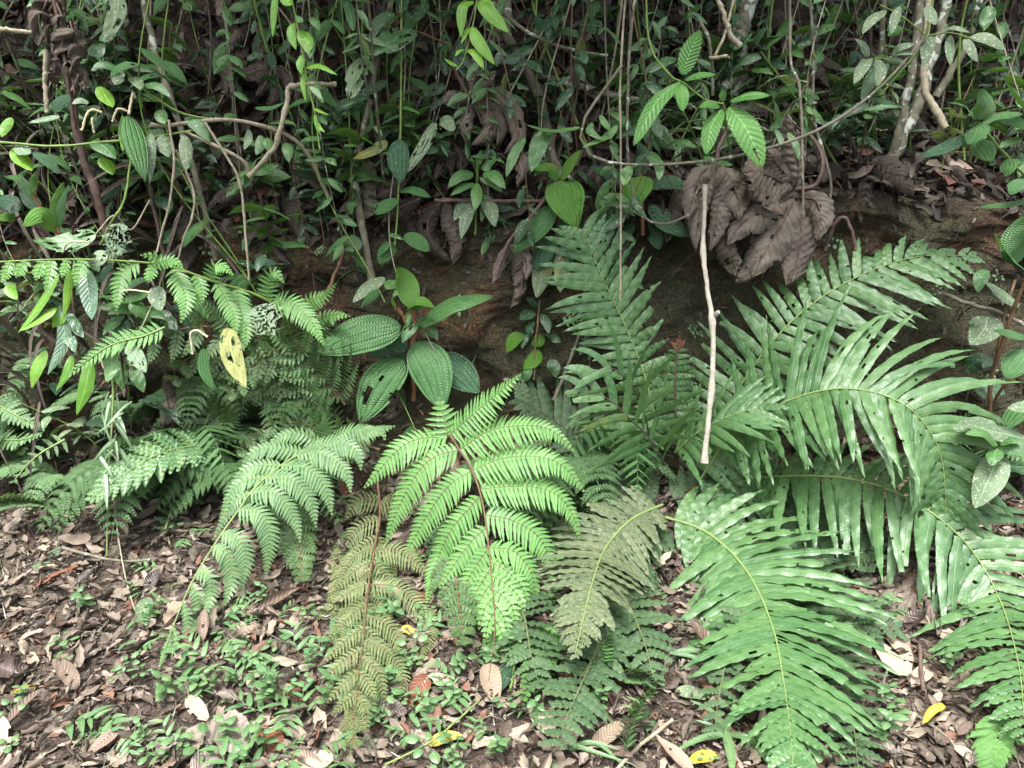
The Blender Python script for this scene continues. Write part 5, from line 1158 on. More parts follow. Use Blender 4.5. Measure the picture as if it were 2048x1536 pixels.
VST = [('pale thin stem hanging straight beside the dry forked twig', [(1578, -40, 3.2), (1580, 40, 3.2), (1582, 130, 3.15), (1600, 180, 3.1), (1605, 330, 3.0), (1606, 430, 2.98)], (3, 2.4), 'bark_grey'),
       ('thin stem with a white sleeve of lichen right of the pale hanging one', [(1618, -40, 3.3), (1626, 100, 3.3), (1628, 230, 3.25), (1645, 300, 3.2), (1662, 380, 3.18), (1640, 480, 3.15)], (3, 2.5), 'bark_grey'),
       ('long thin grey vine hanging down the middle of the strap fern frond', [(1255, -40, 3.0), (1246, 60, 3.0), (1240, 200, 2.95), (1242, 400, 2.9), (1240, 600, 2.86)], (2.2, 2), 'bark_pale'),
       ('grey vine curving under the dark oval leaves into a hook', [(1275, -40, 3.15), (1262, 60, 3.15), (1255, 200, 3.12), (1258, 340, 3.1), (1285, 430, 3.05), (1330, 448, 3.0), (1378, 430, 3.0)], (3, 2.4), 'bark_grey'),
       ('pale knotted vine hanging left of the long straight brown stem', [(338, 240, 2.85), (348, 330, 2.83), (340, 400, 2.82), (325, 460, 2.8), (315, 505, 2.78)], (2.4, 2), 'bark_pale'),
       ('zigzag pale vine hanging over the clay at the upper left', [(352, 300, 2.9), (375, 350, 2.88), (388, 390, 2.87), (385, 430, 2.86), (370, 470, 2.85), (355, 520, 2.84)], (2.4, 2), 'bark_pale'),
       ('straight pale jointed vine hanging from the leaning shrub to the level fern', [(410, 245, 2.9), (445, 300, 2.9), (478, 360, 2.9), (488, 430, 2.9), (498, 560, 2.88)], (2.6, 2.2), 'bark_pale'),
       ('slender greenish vine sweeping down to the insect-eaten white leaf', [(262, 320, 2.8), (255, 370, 2.78), (245, 410, 2.76), (222, 445, 2.74), (200, 490, 2.72)], (2.2, 2), 'stem_green'),
       ('straw-coloured hanging stem falling to the litter left of the silvery fern', [(225, 700, 2.6), (226, 800, 2.55), (220, 900, 2.5), (216, 1000, 2.45), (214, 1110, 2.4)], (2.2, 1.6), 'stem_yellow'),
       ('loose thread-like straw stalk bending over the litter at lower left', [(226, 960, 2.5), (235, 1060, 2.4), (250, 1150, 2.3), (270, 1220, 2.2)], (1.6, 1.2), 'bark_pale'),
       ('grey sapling stem slanting behind the large oval leaf', [(700, 860, 3.05), (735, 770, 3.1), (772, 690, 3.12), (800, 630, 3.15)], (4, 3), 'bark_dark'),
       ('slim brown stick leaning on the clay left of the strap fern', [(1108, 800, 3.0), (1140, 720, 3.05), (1160, 660, 3.1), (1172, 560, 3.15)], (3.5, 2.6), 'bark_grey'),
       ('rough grey stem rising past the broad-stained leaves left of centre', [(745, 560, 3.12), (728, 470, 3.15), (715, 400, 3.2), (712, 330, 3.25), (740, 200, 3.4), (790, -40, 3.6)], (7, 5), 'bark_grey'),
       ('mossy old stem clothed in dead fern beside the rough grey stem', [(742, 430, 3.25), (740, 380, 3.25), (738, 330, 3.27)], (15, 12), 'bark_lichen'),
       ('reddish dead leaf stalk lying level along the edge of the bank', [(870, 400, 3.2), (960, 402, 3.2), (1060, 402, 3.2), (1110, 398, 3.25)], (3.5, 3.5), 'stem_dead'),
       ('dead reddish stalk curling down beside the bright heart-shaped leaf', [(1108, 375, 3.2), (1080, 410, 3.15), (1055, 440, 3.1), (1020, 480, 3.08), (1002, 520, 3.06)], (4, 3), 'stem_dead'),
       ('arched brown root over the hollow right of the spread dead leaf', [(1650, 500, 3.12), (1668, 450, 3.1), (1690, 435, 3.08), (1706, 470, 3.06), (1712, 520, 3.05)], (4, 3), 'stem_dead'),
       ('straight twig lying across the earth at right above the strap frond', [(1870, 580, 2.95), (1930, 605, 2.92), (1990, 622, 2.9), (2060, 655, 2.86)], (4, 4), 'bark_grey'),
       ('thin forked twig arching out of the litter at the bottom right', [(1620, 1530, 1.6), (1660, 1485, 1.68), (1720, 1440, 1.76), (1760, 1410, 1.8), (1765, 1370, 1.86), (1780, 1330, 1.95)], (3.6, 2.6), 'bark_grey'),
       ('thin crooked twig bowing to the right over the dead leaves at the bottom right', [(1770, 1400, 1.82), (1830, 1430, 1.78), (1900, 1480, 1.7), (1960, 1560, 1.58)], (3, 2.4), 'bark_grey'),
       ('stout twig with a broken pale end in the litter at bottom centre right', [(1230, 1545, 1.6), (1265, 1505, 1.66), (1300, 1475, 1.7), (1345, 1440, 1.75)], (3.5, 3.5), 'bark_pale'),
       ('thin dry stalk curving through the litter at the bottom centre', [(770, 1530, 1.6), (830, 1500, 1.65), (880, 1470, 1.7), (960, 1400, 1.8)], (2, 1.6), 'stem_yellow'),
       ('grey twig lying in the litter at the far left', [(125, 1095, 2.4), (180, 1110, 2.38), (240, 1122, 2.36), (300, 1120, 2.34)], (3, 2), 'bark_grey'),
       ('pale peeling bamboo-like stalk lying across the top left corner', [(-20, 55, 2.9), (30, 62, 2.9), (70, 66, 2.92)], (5, 4), 'bark_pale'),
       ('pale broken stalk hanging beside the crinkled dead leaf mass', [(92, 100, 2.88), (90, 160, 2.87), (94, 225, 2.86)], (4.5, 4), 'bark_pale'),
       ('long brown dead stalk rising through the crinkled dead leaf', [(215, 470, 2.95), (190, 380, 2.95), (160, 290, 2.95), (145, 200, 2.96), (128, 60, 3.0), (122, -40, 3.0)], (8, 7), 'stem_dead'),
       ('dark brown stalk beneath the upper left thicket over the clay', [(330, 520, 3.1), (315, 450, 3.12), (300, 370, 3.15), (290, 300, 3.2)], (4, 4), 'stem_dead'),
       ('slanting dark log end lying on the clay under the level fern', [(345, 510, 3.1), (390, 470, 3.12), (430, 440, 3.15)], (6, 5), 'bark_dark'),
       ('brown sloping stick standing near the broad leaves at the middle', [(690, 500, 3.14), (665, 560, 3.1), (640, 620, 3.0)], (4, 3), 'stem_brown'),
       ('red-brown leaf stalk rising to the level fern from the centre foot of the bank', [(700, 900, 2.95), (640, 850, 2.93), (590, 790, 2.92), (540, 740, 2.9)], (3, 2.5), 'stem_red')]
for lb, pts, r, mt in VST:
    tree(lb, pts, r, mt, name='stem', cat='stem', part='stem', knots=.25, kn=5, n=36)

# ------------------------------------------------------------------ repeats: built once, then copied
def in_view(p, mx=80, my=60):
    v = np.asarray(p) - CAM
    if v @ FWD < .3:
        return None
    x, y = px_of(p)
    return (x, y) if -mx < x < 2048 + mx and -my < y < 1536 + my else None

def copy_thing(src, loc, rot, sc, label, group):
    c = src.copy()
    COL.objects.link(c)
    c.location = [float(q) for q in loc]
    c.rotation_mode = 'XYZ'
    c.rotation_euler = rot
    c.scale = (sc, sc, sc)
    c['label'] = label
    c['group'] = group
    for ch in src.children:
        d = ch.copy()
        COL.objects.link(d)
        d.parent = c
    return c

def align(nr, spin, tilt=0.0):
    n = Vector(nr) + Vector((RNG.normal(0, tilt), RNG.normal(0, tilt), 0))
    q = n.normalized().to_track_quat('Z', 'Y')
    from mathutils import Quaternion
    return (q @ Quaternion((0, 0, 1), spin)).to_euler()

PROTO = []
def proto(o):
    PROTO.append(o)
    return o

def zone(px, py):
    if py < 470:
        return 'on the slope above the bank at the ' + ('upper left' if px < 800 else 'top middle' if px < 1350 else 'upper right')
    if px < 420:
        return 'on the ground to the left of the silvery fern' if py < 1300 else 'on the ground in the lower left corner'
    if px < 700:
        return 'between the silvery and the yellowing fern'
    if px < 1080:
        return 'below the bright feathery fern'
    if px < 1400:
        return 'below the mottled olive frond'
    return 'among the strap fronds at the lower right'

def flat_leaf(L, W, mat, **kw):
    mb = MB()
    blades(mb, [(-L / 2, 0, .008)], (1, 0, .12), (0, 0, 1), L, W, nL=16, nW=6, droop=kw.pop('droop', .3), tint=(RNG.uniform(0, .5), RNG.uniform(0, .15), 0), **kw)
    mb.tube([(-L / 2 - .02, .004, .006), (-L / 2, 0, .008)], .0012, 4)
    return mb.build('fallen_leaf', M[mat])

KINDS = [('fall_brown', 'brown', 'dull brown'), ('fall_tan', 'tan', 'pale tan'), ('fall_red', 'red-brown', 'glossy red-brown'), ('fall_grey', 'grey', 'curled grey'), ('fall_dark', 'dark', 'blackened')]
LEAVES = []
for kname, kc, kd in KINDS:
    for v in range(4):
        grey = kname == 'fall_grey'
        L = RNG.uniform(.10, .16)
        o = flat_leaf(L, L * RNG.uniform(.17, .27), kname, prof=(RNG.uniform(.5, .7), RNG.uniform(.7, .95)), roll=RNG.uniform(-.2, .9) if not grey else RNG.uniform(.6, 1.3), crump=RNG.uniform(.06, .16) if not grey else .3,
                      swp=RNG.uniform(-.6, .6), bend=RNG.uniform(-.3, .6) if not grey else RNG.uniform(.4, 1.4), pleat=.16 if grey else .03, pf=11, pk=1.5, holes=(2, .06, .2))
        LEAVES.append((proto(o), kc, kd, kname))
KP = np.array([.34, .20, .05, .29, .12])
nleaf = 0
tries = 0
while nleaf < 290 and tries < 6000:
    tries += 1
    low = nleaf < 200
    if low:
        x, y = RNG.uniform(-2.2, 2.2), 1.25 + 1.75 * RNG.uniform() ** 1.25
    else:
        x, y = RNG.uniform(-2.9, 3.2), RNG.uniform(3.3, 5.4)
    p, nr = drop(x, y)
    q = in_view(p) if p is not None else None
    if q is None:
        continue
    ki = RNG.choice(5, p=KP)
    src, kc, kd, kn_ = LEAVES[ki * 4 + RNG.integers(4)]
    z = zone(*q)
    c = copy_thing(src, p + nr * RNG.uniform(.006, .03), align(nr, RNG.uniform(0, 6.28), .28), RNG.uniform(.55, 1.15) if low else RNG.uniform(.8, 1.7),
                   f'{kd} fallen leaf {z}', f'{kc} fallen leaves {z}')
    c['category'] = 'fallen leaf'
    nleaf += 1

# single leaves that stand out
def lone(label, pts, hw, mat, lift=.03, **kw):
    mb = MB()
    c = px_curve(pts, 31, lift)
    nr = nrmz(nrmz(CAM - c[15]) * .6 + UP * .7)
    a = dict(prof=(.55, .75), roll=.25, crump=.07)
    a.update(kw)
    sheet(mb, c[None], tangents(c)[None], nr[None], np.array([hw * mpp(c[15])]), 8, a.pop('prof'), tint=(.5, a.pop('yel', 0), 0), **a)
    return tag(mb.build('fallen_leaf', M[mat]), label, 'fallen leaf')

lone('large glossy red-brown leaf with a yellow tip lying at the bottom left of centre', [(532, 1428, 9), (538, 1465, 9), (562, 1502, 9)], 26, 'fall_red', roll=-.2)
lone('bright yellow curled leaf caught on a twig at the bottom right', [(1890, 1412, 9), (1865, 1425, 9), (1845, 1448, 9)], 12, 'fall_yellow', lift=.08, roll=.8, crump=.2)
lone('yellow leaf at the bottom edge beside the grass tuft', [(1435, 1512, 9), (1405, 1514, 9), (1375, 1525, 9)], 13, 'fall_yellow')
lone('slender yellow-green leaf on the ground at the far left edge', [(72, 1373, 9), (40, 1390, 9), (-4, 1415, 9)], 13, 'fall_yellow', roll=.4)
lone('yellow rotting leaf in the litter right of the yellowing fern', [(805, 1252, 9), (818, 1262, 9), (830, 1272, 9)], 9, 'fall_yellow')
lone('yellow-brown leaf lying under the young fern tip at bottom centre', [(855, 1490, 9), (890, 1475, 9), (925, 1470, 9)], 13, 'fall_yellow', yel=.5)
lone('flat fallen green leaf on the litter at the left below the bank', [(70, 1142, 9), (95, 1120, 9), (122, 1093, 9)], 15, 'leaf_grey', roll=.1)
lone('pale green holed leaf standing in the litter left of the silvery fern', [(295, 1195, 9), (288, 1220, 9), (292, 1252, 9)], 17, 'leaf_grey', lift=.06, holes=(6, .08, .2))
lone('large dark curled leaf in the bottom left corner above the grey ones', [(-10, 1330, 9), (25, 1345, 9), (55, 1330, 9)], 30, 'fall_dark', lift=.05, roll=.7)
lone('big crumpled blue-grey dead leaf at the bottom left of the red-brown leaf', [(420, 1440, 9), (460, 1470, 9), (480, 1510, 9)], 40, 'fall_grey', lift=.06, crump=.3, pleat=.2, pf=10, pk=1.5)
lone('crumpled grey leaf at the very bottom edge left of centre', [(385, 1545, 9), (420, 1515, 9), (450, 1500, 9)], 24, 'fall_grey', lift=.05, crump=.3, pleat=.2, pf=10, pk=1.5)
lone('long tan leaf pointing up in the litter under the bright young fern tip', [(1118, 1475, 9), (1080, 1445, 9), (1058, 1410, 9)], 14, 'fall_tan', lift=.05)
lone('slim tan pointed leaf standing in the litter right of the young fern tip', [(1152, 1480, 9), (1135, 1450, 9), (1120, 1420, 9)], 12, 'fall_tan', lift=.05)
lone('broad tan leaf with ribs lying flat below the mottled olive frond', [(1185, 1490, 9), (1215, 1470, 9), (1248, 1445, 9)], 18, 'fall_tan')
lone('pale yellowish leaf lying between the little fern and the big strap frond', [(1350, 1385, 9), (1380, 1385, 9), (1412, 1398, 9)], 14, 'leaf_grey', yel=.3)
lone('long folded brown leaf lying left of the yellowing fern', [(500, 1232, 9), (540, 1210, 9), (600, 1175, 9)], 18, 'fall_brown', lift=.04, roll=.9)
lone('dark glossy leaf in the litter at the foot of the yellowing fern', [(745, 1432, 9), (780, 1420, 9), (815, 1425, 9)], 22, 'fall_dark', lift=.04)

# the rest of the litter: small dead leaves and scraps nobody could count
def scatter(n, xr, yr, yp, L0, L1, mb, tilt=.35, up=.0):
    P_, N_ = [], []
    while len(P_) < n:
        x, y = RNG.uniform(*xr), yr[0] + (yr[1] - yr[0]) * RNG.uniform() ** yp
        p, nr = drop(x, y)
        if p is None or nr[2] < .25 or in_view(p, 250, 250) is None:
            continue
        P_.append(p + nr * RNG.uniform(.0, .02)); N_.append(nr)
    P_, N_ = np.array(P_), np.array(N_)
    th = RNG.uniform(0, 6.28, n)
    a = nrmz(np.cross(N_, (0.3, .9, .2)))
    b2 = np.cross(N_, a)
    d = a * np.cos(th)[:, None] + b2 * np.sin(th)[:, None] + N_ * RNG.normal(.05 + up, tilt * .6, (n, 1))
    nn = nrmz(N_ + RNG.normal(0, tilt, (n, 3)))
    L = RNG.uniform(L0, L1, n)
    k3 = n // 3
    for s, pr_, ro in ((slice(0, k3), (.6, .9), .8), (slice(k3, 2 * k3), (.5, .8), -.3), (slice(2 * k3, n), (.45, .6), .4)):
        q = len(P_[s])
        blades(mb, P_[s], d[s], nn[s], L[s], L[s] * RNG.uniform(.14, .28, q), nL=6, nW=4, prof=pr_, droop=RNG.uniform(0, .7, q), bend=RNG.uniform(-.4, .9, q), swp=RNG.uniform(-.7, .7, q), roll=RNG.uniform(-.6, 1.8, q),
               crump=.35, lob=.3, tint=np.stack([RNG.uniform(0, 1, q) ** 1.3, (RNG.uniform(0, 1, q) > .9) * RNG.uniform(.3, .9, q), np.zeros(q)], 1))

mb = MB()
scatter(8500, (-2.6, 2.6), (1.2, 3.0), 1.1, .025, .085, mb, .4, .03)
scatter(6500, (-2.6, 2.6), (1.2, 3.05), 1.0, .012, .035, mb, .5, .03)
o = tag(mb.build('leaf_litter', M['litter']), 'layer of small brown dead leaves covering the ground in front of the bank', 'leaf litter', kind='stuff')
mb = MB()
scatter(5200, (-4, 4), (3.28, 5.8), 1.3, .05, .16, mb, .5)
o = tag(mb.build('leaf_litter', M['litter_shaded']), 'layer of dead leaves covering the slope above the clay bank, shade in its colour', 'leaf litter', kind='stuff')
mb = MB()
for _ in range(1100):
    x = RNG.uniform(-2.6, 2.6)
    y = 1.2 + 1.8 * RNG.uniform() ** 1.1 if RNG.uniform() < .5 else RNG.uniform(3.3, 5.2)
    p, nr = drop(x, y)
    if p is None:
        continue
    a = RNG.uniform(0, 6.28); l = RNG.uniform(.04, .2)
    d = np.array((math.cos(a), math.sin(a), 0)); d = nrmz(d - nr * (d @ nr) + nr * RNG.normal(0, .12))
    mb.tube(resample([p - d * l / 2 + nr * .012, p + nr * .02 + RNG.normal(0, .006, 3), p + d * l / 2 + nr * .012], 6), RNG.uniform(.0008, .0022), 4)
tag(mb.build('twig_debris', M['bark_grey']), 'scattered bits of thin twig and rootlets lying in the litter', 'twig litter', kind='stuff')

# hanging dead lobes over the slope, lip and left thicket
DL = []
for v in range(8):
    mb = MB()
    mt = ('dead', 'dead_dark', 'dead_dark', 'dead')[v % 4]
    nl = RNG.integers(1, 4)
    for q in range(nl):
        a = RNG.uniform(-.9, .9)
        L = RNG.uniform(.16, .3)
        blades(mb, [(0, 0, 0)], (math.sin(a), -.5, RNG.uniform(-.3, .5)), (0, -1, .5), L, L * RNG.uniform(.16, .24), nL=44, nW=10, prof=(.6, .9), droop=RNG.uniform(1, 2.4), swp=RNG.uniform(-.8, .8), roll=RNG.uniform(-1.1, -.4), pleat=.22, pf=11, pk=1.6,
               crump=RNG.uniform(.08, .2), tint=(RNG.uniform(), RNG.uniform(0, .2), 0), holes=(5, .05, .2), lob=.15)
    mb.tube(resample([(0, .02, -.02), (0, 0, 0), (RNG.uniform(-.1, .1), .08, .12), (RNG.uniform(-.15, .15), .2, .2)], 12), [.004, .003], 5)
    DL.append(proto(mb.build('dead_leaf', M[mt])))
for i in range(70):
    if i < 22:
        x, y = RNG.uniform(-2.4, 2.6), RNG.uniform(3.25, 3.45)
    elif i < 44:
        x, y = RNG.uniform(-2.6, .3), RNG.uniform(3.4, 4.6)
    else:
        x, y = RNG.uniform(0, 2.8), RNG.uniform(3.6, 5.2)
    p, nr = drop(x, y)
    h = RNG.uniform(.02, .12) if i < 40 else RNG.uniform(.03, .3)
    q = in_view(p)
    if q is None:
        continue
    side = 'the left thicket' if q[0] < 750 else 'the dark centre hollow' if q[0] < 1350 else 'the upper right slope'
    c = copy_thing(DL[RNG.integers(8)], p + np.array((0, -.05, h)), (RNG.normal(0, .25), RNG.normal(0, .25), RNG.uniform(-1.0, 1.0)), RNG.uniform(.7, 1.25), f'shrivelled ribbed dead leaf hanging in {side}', f'shrivelled dead leaves in {side}')
    c['category'] = 'dead leaf'

# undergrowth sprigs: stem + foliage
SPR = []
for v in range(10):
    lm = ('leaf_dark', 'leaf_dark', 'leaf', 'arc_dark', 'leaf_dark', 'leaf', 'leaf_grey', 'leaf_dark', 'arc_dark', 'leaf')[v]
    root = thing('undergrowth_plant', 'leafy shoot', 'plant')
    H = RNG.uniform(.25, .55)
    lean = RNG.normal(0, .12, 2)
    st = resample([(0, 0, -.03), (lean[0] * .4, lean[1] * .4 - .03, H * .5), (lean[0], lean[1] - .1, H)], 16)
    mb = MB(); mb.tube(st, [.004, .0018], 5); mb.build('stem', M['stem_brown' if v % 2 else 'stem_green'], root)
    nlf = RNG.integers(7, 14)
    ii_ = np.sort(RNG.integers(5, 16, nlf))
    th = np.arange(nlf) * 2.4 + RNG.normal(0, .4, nlf)
    d = np.stack([np.cos(th), np.sin(th) - .25, RNG.uniform(-.2, .5, nlf)], 1)
    L = RNG.uniform(.07, .15, nlf)
    mb = MB()
    blades(mb, st[ii_], d, UP + RNG.normal(0, .25, (nlf, 3)), L, L * RNG.uniform(.16, .28), nL=14, nW=6, prof=(RNG.uniform(.45, .7), RNG.uniform(.75, 1.1)), droop=RNG.uniform(.3, 1.3, nlf), roll=-.2, crump=.06)
    mb.build('foliage', M[lm], root)
    SPR.append(proto(root))
FN = ['narrow dark', 'dull dark', 'mid green', 'quilted dark', 'shaded dark', 'fresh green', 'dusty grey-green', 'drooping dark', 'glossy dark', 'light green']
for i in range(210):
    if i >= 105:
        x, y = (RNG.uniform(-2.4, -.7), RNG.uniform(2.85, 3.3)) if i < 150 else (RNG.uniform(-2.8, 2.6), RNG.uniform(3.3, 4.0))
    elif i < 26:
        x, y = RNG.uniform(-2.6, 2.8), RNG.uniform(3.3, 3.55)
    elif i < 75:
        x, y = RNG.uniform(-2.8, .9), RNG.uniform(3.45, 4.5)
    else:
        x, y = RNG.uniform(.3, 3.0), RNG.uniform(3.7, 5.4)
    p, nr = drop(x, y)
    q = in_view(p)
    if q is None:
        continue
    v = RNG.integers(10)
    side = 'the left thicket' if q[0] < 750 else 'the middle of the slope' if q[0] < 1350 else 'the upper right slope'
    copy_thing(SPR[v], p, (RNG.normal(-.1, .3), RNG.normal(0, .3), RNG.uniform(-.8, .8)), RNG.uniform(.7, 1.3), f'{FN[v]} leafy shoot growing in {side}', f'{FN[v]} shoots in {side}')

# thin upright and leaning stems of the thicket
TS = []
for v in range(8):
    H = RNG.uniform(1.3, 2.2)
    w = RNG.normal(0, .10, (3, 2))
    mb = MB()
    mb.tube(resample([(0, 0, -.05), (w[0, 0], w[0, 1], H * .35), (w[1, 0], w[1, 1], H * .7), (w[2, 0] * 2, w[2, 1], H)], 40), [RNG.uniform(.0025, .007), .002], 6, knots=.25, kn=7)
    TS.append(proto(mb.build('thicket_stem', M[('bark_grey', 'bark_dark', 'stem_brown', 'bark_pale', 'bark_grey', 'stem_dead', 'bark_dark', 'stem_green')[v]])))
TN = ['grey', 'dark', 'brown', 'pale', 'grey', 'dull brown', 'blackish', 'green']
for i in range(105):
    x = RNG.uniform(-2.8, .6) if i % 105 < 68 else RNG.uniform(.6, 3.0)
    y = RNG.uniform(3.35, 4.3) if i < 68 else RNG.uniform(3.6, 5.0)
    p, nr = drop(x, y)
    q = in_view(p)
    if q is None:
        continue
    v = RNG.integers(8)
    side = 'the left thicket' if q[0] < 750 else 'the middle of the slope' if q[0] < 1350 else 'the upper right slope'
    c = copy_thing(TS[v], p, (RNG.normal(.05, .16), RNG.normal(0, .25), RNG.uniform(0, 6)), 1, f'{TN[v]} thin bare stem standing in {side}', f'{TN[v]} bare stems in {side}')
    c['category'] = 'stem'

# dry straw-like stalks bowed over the left edge
SW = []
for v in range(5):
    mb = MB()
    for q in range(3):
        a = RNG.normal(0, .3)
        L = RNG.uniform(.5, .9)
        blades(mb, [(RNG.normal(0, .03), 0, 0)], (a, -.35, 1), (0, -1, .3), L, RNG.uniform(.008, .02), nL=24, nW=2, prof='grass', droop=RNG.uniform(1.2, 3.0), swp=RNG.uniform(-.5, .5), roll=.8, tint=(RNG.uniform(.2, 1), 0, 0), crump=.3)
    SW.append(proto(mb.build('dry_stalk', M['dead' if v % 2 else 'dead_dark'])))
for i in range(70):
    x, y = RNG.uniform(-2.5, -1.35), RNG.uniform(3.0, 3.7)
    p, nr = drop(x, y)
    if in_view(p, 200, 200) is None:
        continue
    c = copy_thing(SW[i % 5], p + np.array((0, -.05, -.02)), (RNG.normal(.15, .2), RNG.normal(0, .35), RNG.uniform(-.8, .8)), RNG.uniform(.6, 1.1), 'dry brown strap-like stalk drooping over the left end of the bank', 'dry drooping stalks at the left end of the bank')
    c['category'] = 'dead stalk'

for i in range(34):
    x = RNG.uniform(.3, 2.6)
    p, nr = drop(x, RNG.uniform(3.12, 3.32))
    if p is None or in_view(p) is None:
        continue
    c = copy_thing(SW[i % 5], p + np.array((0, -.03, -.01)), (RNG.normal(.3, .3), RNG.normal(0, .5), RNG.uniform(-.8, .8)), RNG.uniform(.25, .5), 'short dry stalk hanging over the upper edge of the bank at the right', 'dry stalks on the right edge of the bank')
    c['category'] = 'dead stalk'

# seedlings and creeping grass shoots in the litter
HB = []
for v in range(9):
    mb = MB()
    if v % 3 == 0:                                   # upright herb, opposite leaves
        H = RNG.uniform(.06, .12)
        st = resample([(0, 0, -.01), (.008, .004, H * .5), (RNG.normal(0, .02), RNG.normal(0, .02), H)], 8)
        mb.tube(st, [.0018, .001], 4)
        for q in range(4):
            a = q * 1.57 + .3
            b0 = st[3 + min(q, 3)] if q < 3 else st[7]
            for s in (0, math.pi):
                L = RNG.uniform(.03, .05)
                blades(mb, [b0], (math.cos(a + s), math.sin(a + s), .45), (0, 0, 1), L, L * .3, nL=8, nW=4, prof=(.55, .85), droop=.7, roll=-.2)
    elif v % 3 == 1:                                 # creeping grass shoot
        st = resample([(-.06, 0, .0), (0, .01, .025), (.06, -.005, .05)], 8)
        mb.tube(st, .0012, 4)
        for q in range(6):
            s = 1 if q % 2 else -1
            L = RNG.uniform(.05, .075)
            blades(mb, [st[q + 1]], (.7, s * .8, .35), (0, 0, 1), L, L * .13, nL=10, nW=4, prof=(.4, .9), droop=.6, fold=.15)
    else:                                            # small rounded-leaf herb
        for q in range(5):
            a = q * 1.3 + RNG.uniform(0, .5)
            h = RNG.uniform(.02, .06)
            e = np.array((math.cos(a) * .025, math.sin(a) * .025, h))
            mb.tube([(0, 0, 0), tuple(e * .6 + np.array((0, 0, .01))), tuple(e)], .001, 4)
            L = RNG.uniform(.025, .045)
            blades(mb, [e], (math.cos(a), math.sin(a), .2), (0, 0, 1), L, L * .36, nL=8, nW=4, prof=(.45, .6), droop=.6, roll=-.2)
    HB.append(proto(mb.build('seedling', M['herb'])))
HN = ['upright seedling with paired oval leaves', 'creeping shoot with narrow grass-like leaves', 'little herb with rounded leaves']
k = 0
for i in range(900):
    if k >= 300:
        break
    r_ = RNG.uniform()
    if r_ < .5:
        x, y = RNG.normal(-.5, .4), RNG.uniform(1.3, 2.1)
    elif r_ < .88:
        x, y = RNG.uniform(-1.9, 1.7), RNG.uniform(1.3, 2.9)
    else:
        x, y = RNG.uniform(-2.2, 2.4), RNG.uniform(3.4, 4.8)
    p, nr = drop(x, y)
    q = in_view(p, 40, 40) if p is not None else None
    if q is None:
        continue
    v = (0, 1, 3, 4, 6, 7, 2, 5, 1, 4, 7, 8)[RNG.integers(12)]
    z = zone(*q)
    c = copy_thing(HB[v], p + nr * .01, align(nrmz(nr + UP), RNG.uniform(0, 6.28), .2), RNG.uniform(.45, .95), f'{HN[v % 3]} {z}', f'{HN[v % 3]} {z}')
    c['category'] = 'seedling'
    k += 1
# tiny herbs and ferns clinging to the clay face
for i in range(34):
    px, py = RNG.uniform(60, 2000), RNG.uniform(470, 840)
    p = G(px, py, .012)
    v = (2, 4, 5, 1, 8, 7)[RNG.integers(6)]
    c = copy_thing(HB[v], p, (1.0, 0, RNG.uniform(-.6, .6)), RNG.uniform(.35, .8), 'tiny green herb clinging to the bare clay face', 'tiny herbs on the clay face')
    c['category'] = 'seedling'

# grass tufts at the bottom
def tuft(label, hub, bl):
    o = PC(*hub, .02)
    mb = MB()
    for pts, hw in bl:
        c = px_curve([hub] + [(q[0], q[1], hub[2] - .03) for q in pts], 25, .05)
        sheet(mb, c[None], tangents(c)[None], facing(c[12], .6, .7, .15)[None], np.array([hw * mpp(c[12])]), 4, 'grass', fold=.25)
    t = tag(mb.build('grass_tuft', M['herb'], None, o), label, 'grass')
    t.location = [float(q) for q in o]
tuft('tuft of broad grass blades fanning from the litter beside the big strap frond', (1452, 1468, 1.75), [([(1425, 1425), (1380, 1400)], 8), ([(1400, 1478), (1346, 1505)], 8), ([(1462, 1510), (1465, 1560)], 11), ([(1500, 1480), (1545, 1540)], 7), ([(1460, 1440), (1480, 1450)], 7),
      ([(1420, 1450), (1390, 1440)], 6)])
tuft('arching thin grass blades at the bottom centre right', (1140, 1500, 1.7), [([(1180, 1485), (1240, 1500)], 6), ([(1150, 1492), (1270, 1530)], 5), ([(1160, 1490), (1200, 1490), (1255, 1540)], 5)])
tuft('long grass blades bending right beneath the speckled fern', (1340, 1305, 2.05), [([(1400, 1302), (1480, 1330)], 6), ([(1390, 1315), (1450, 1350)], 5)])

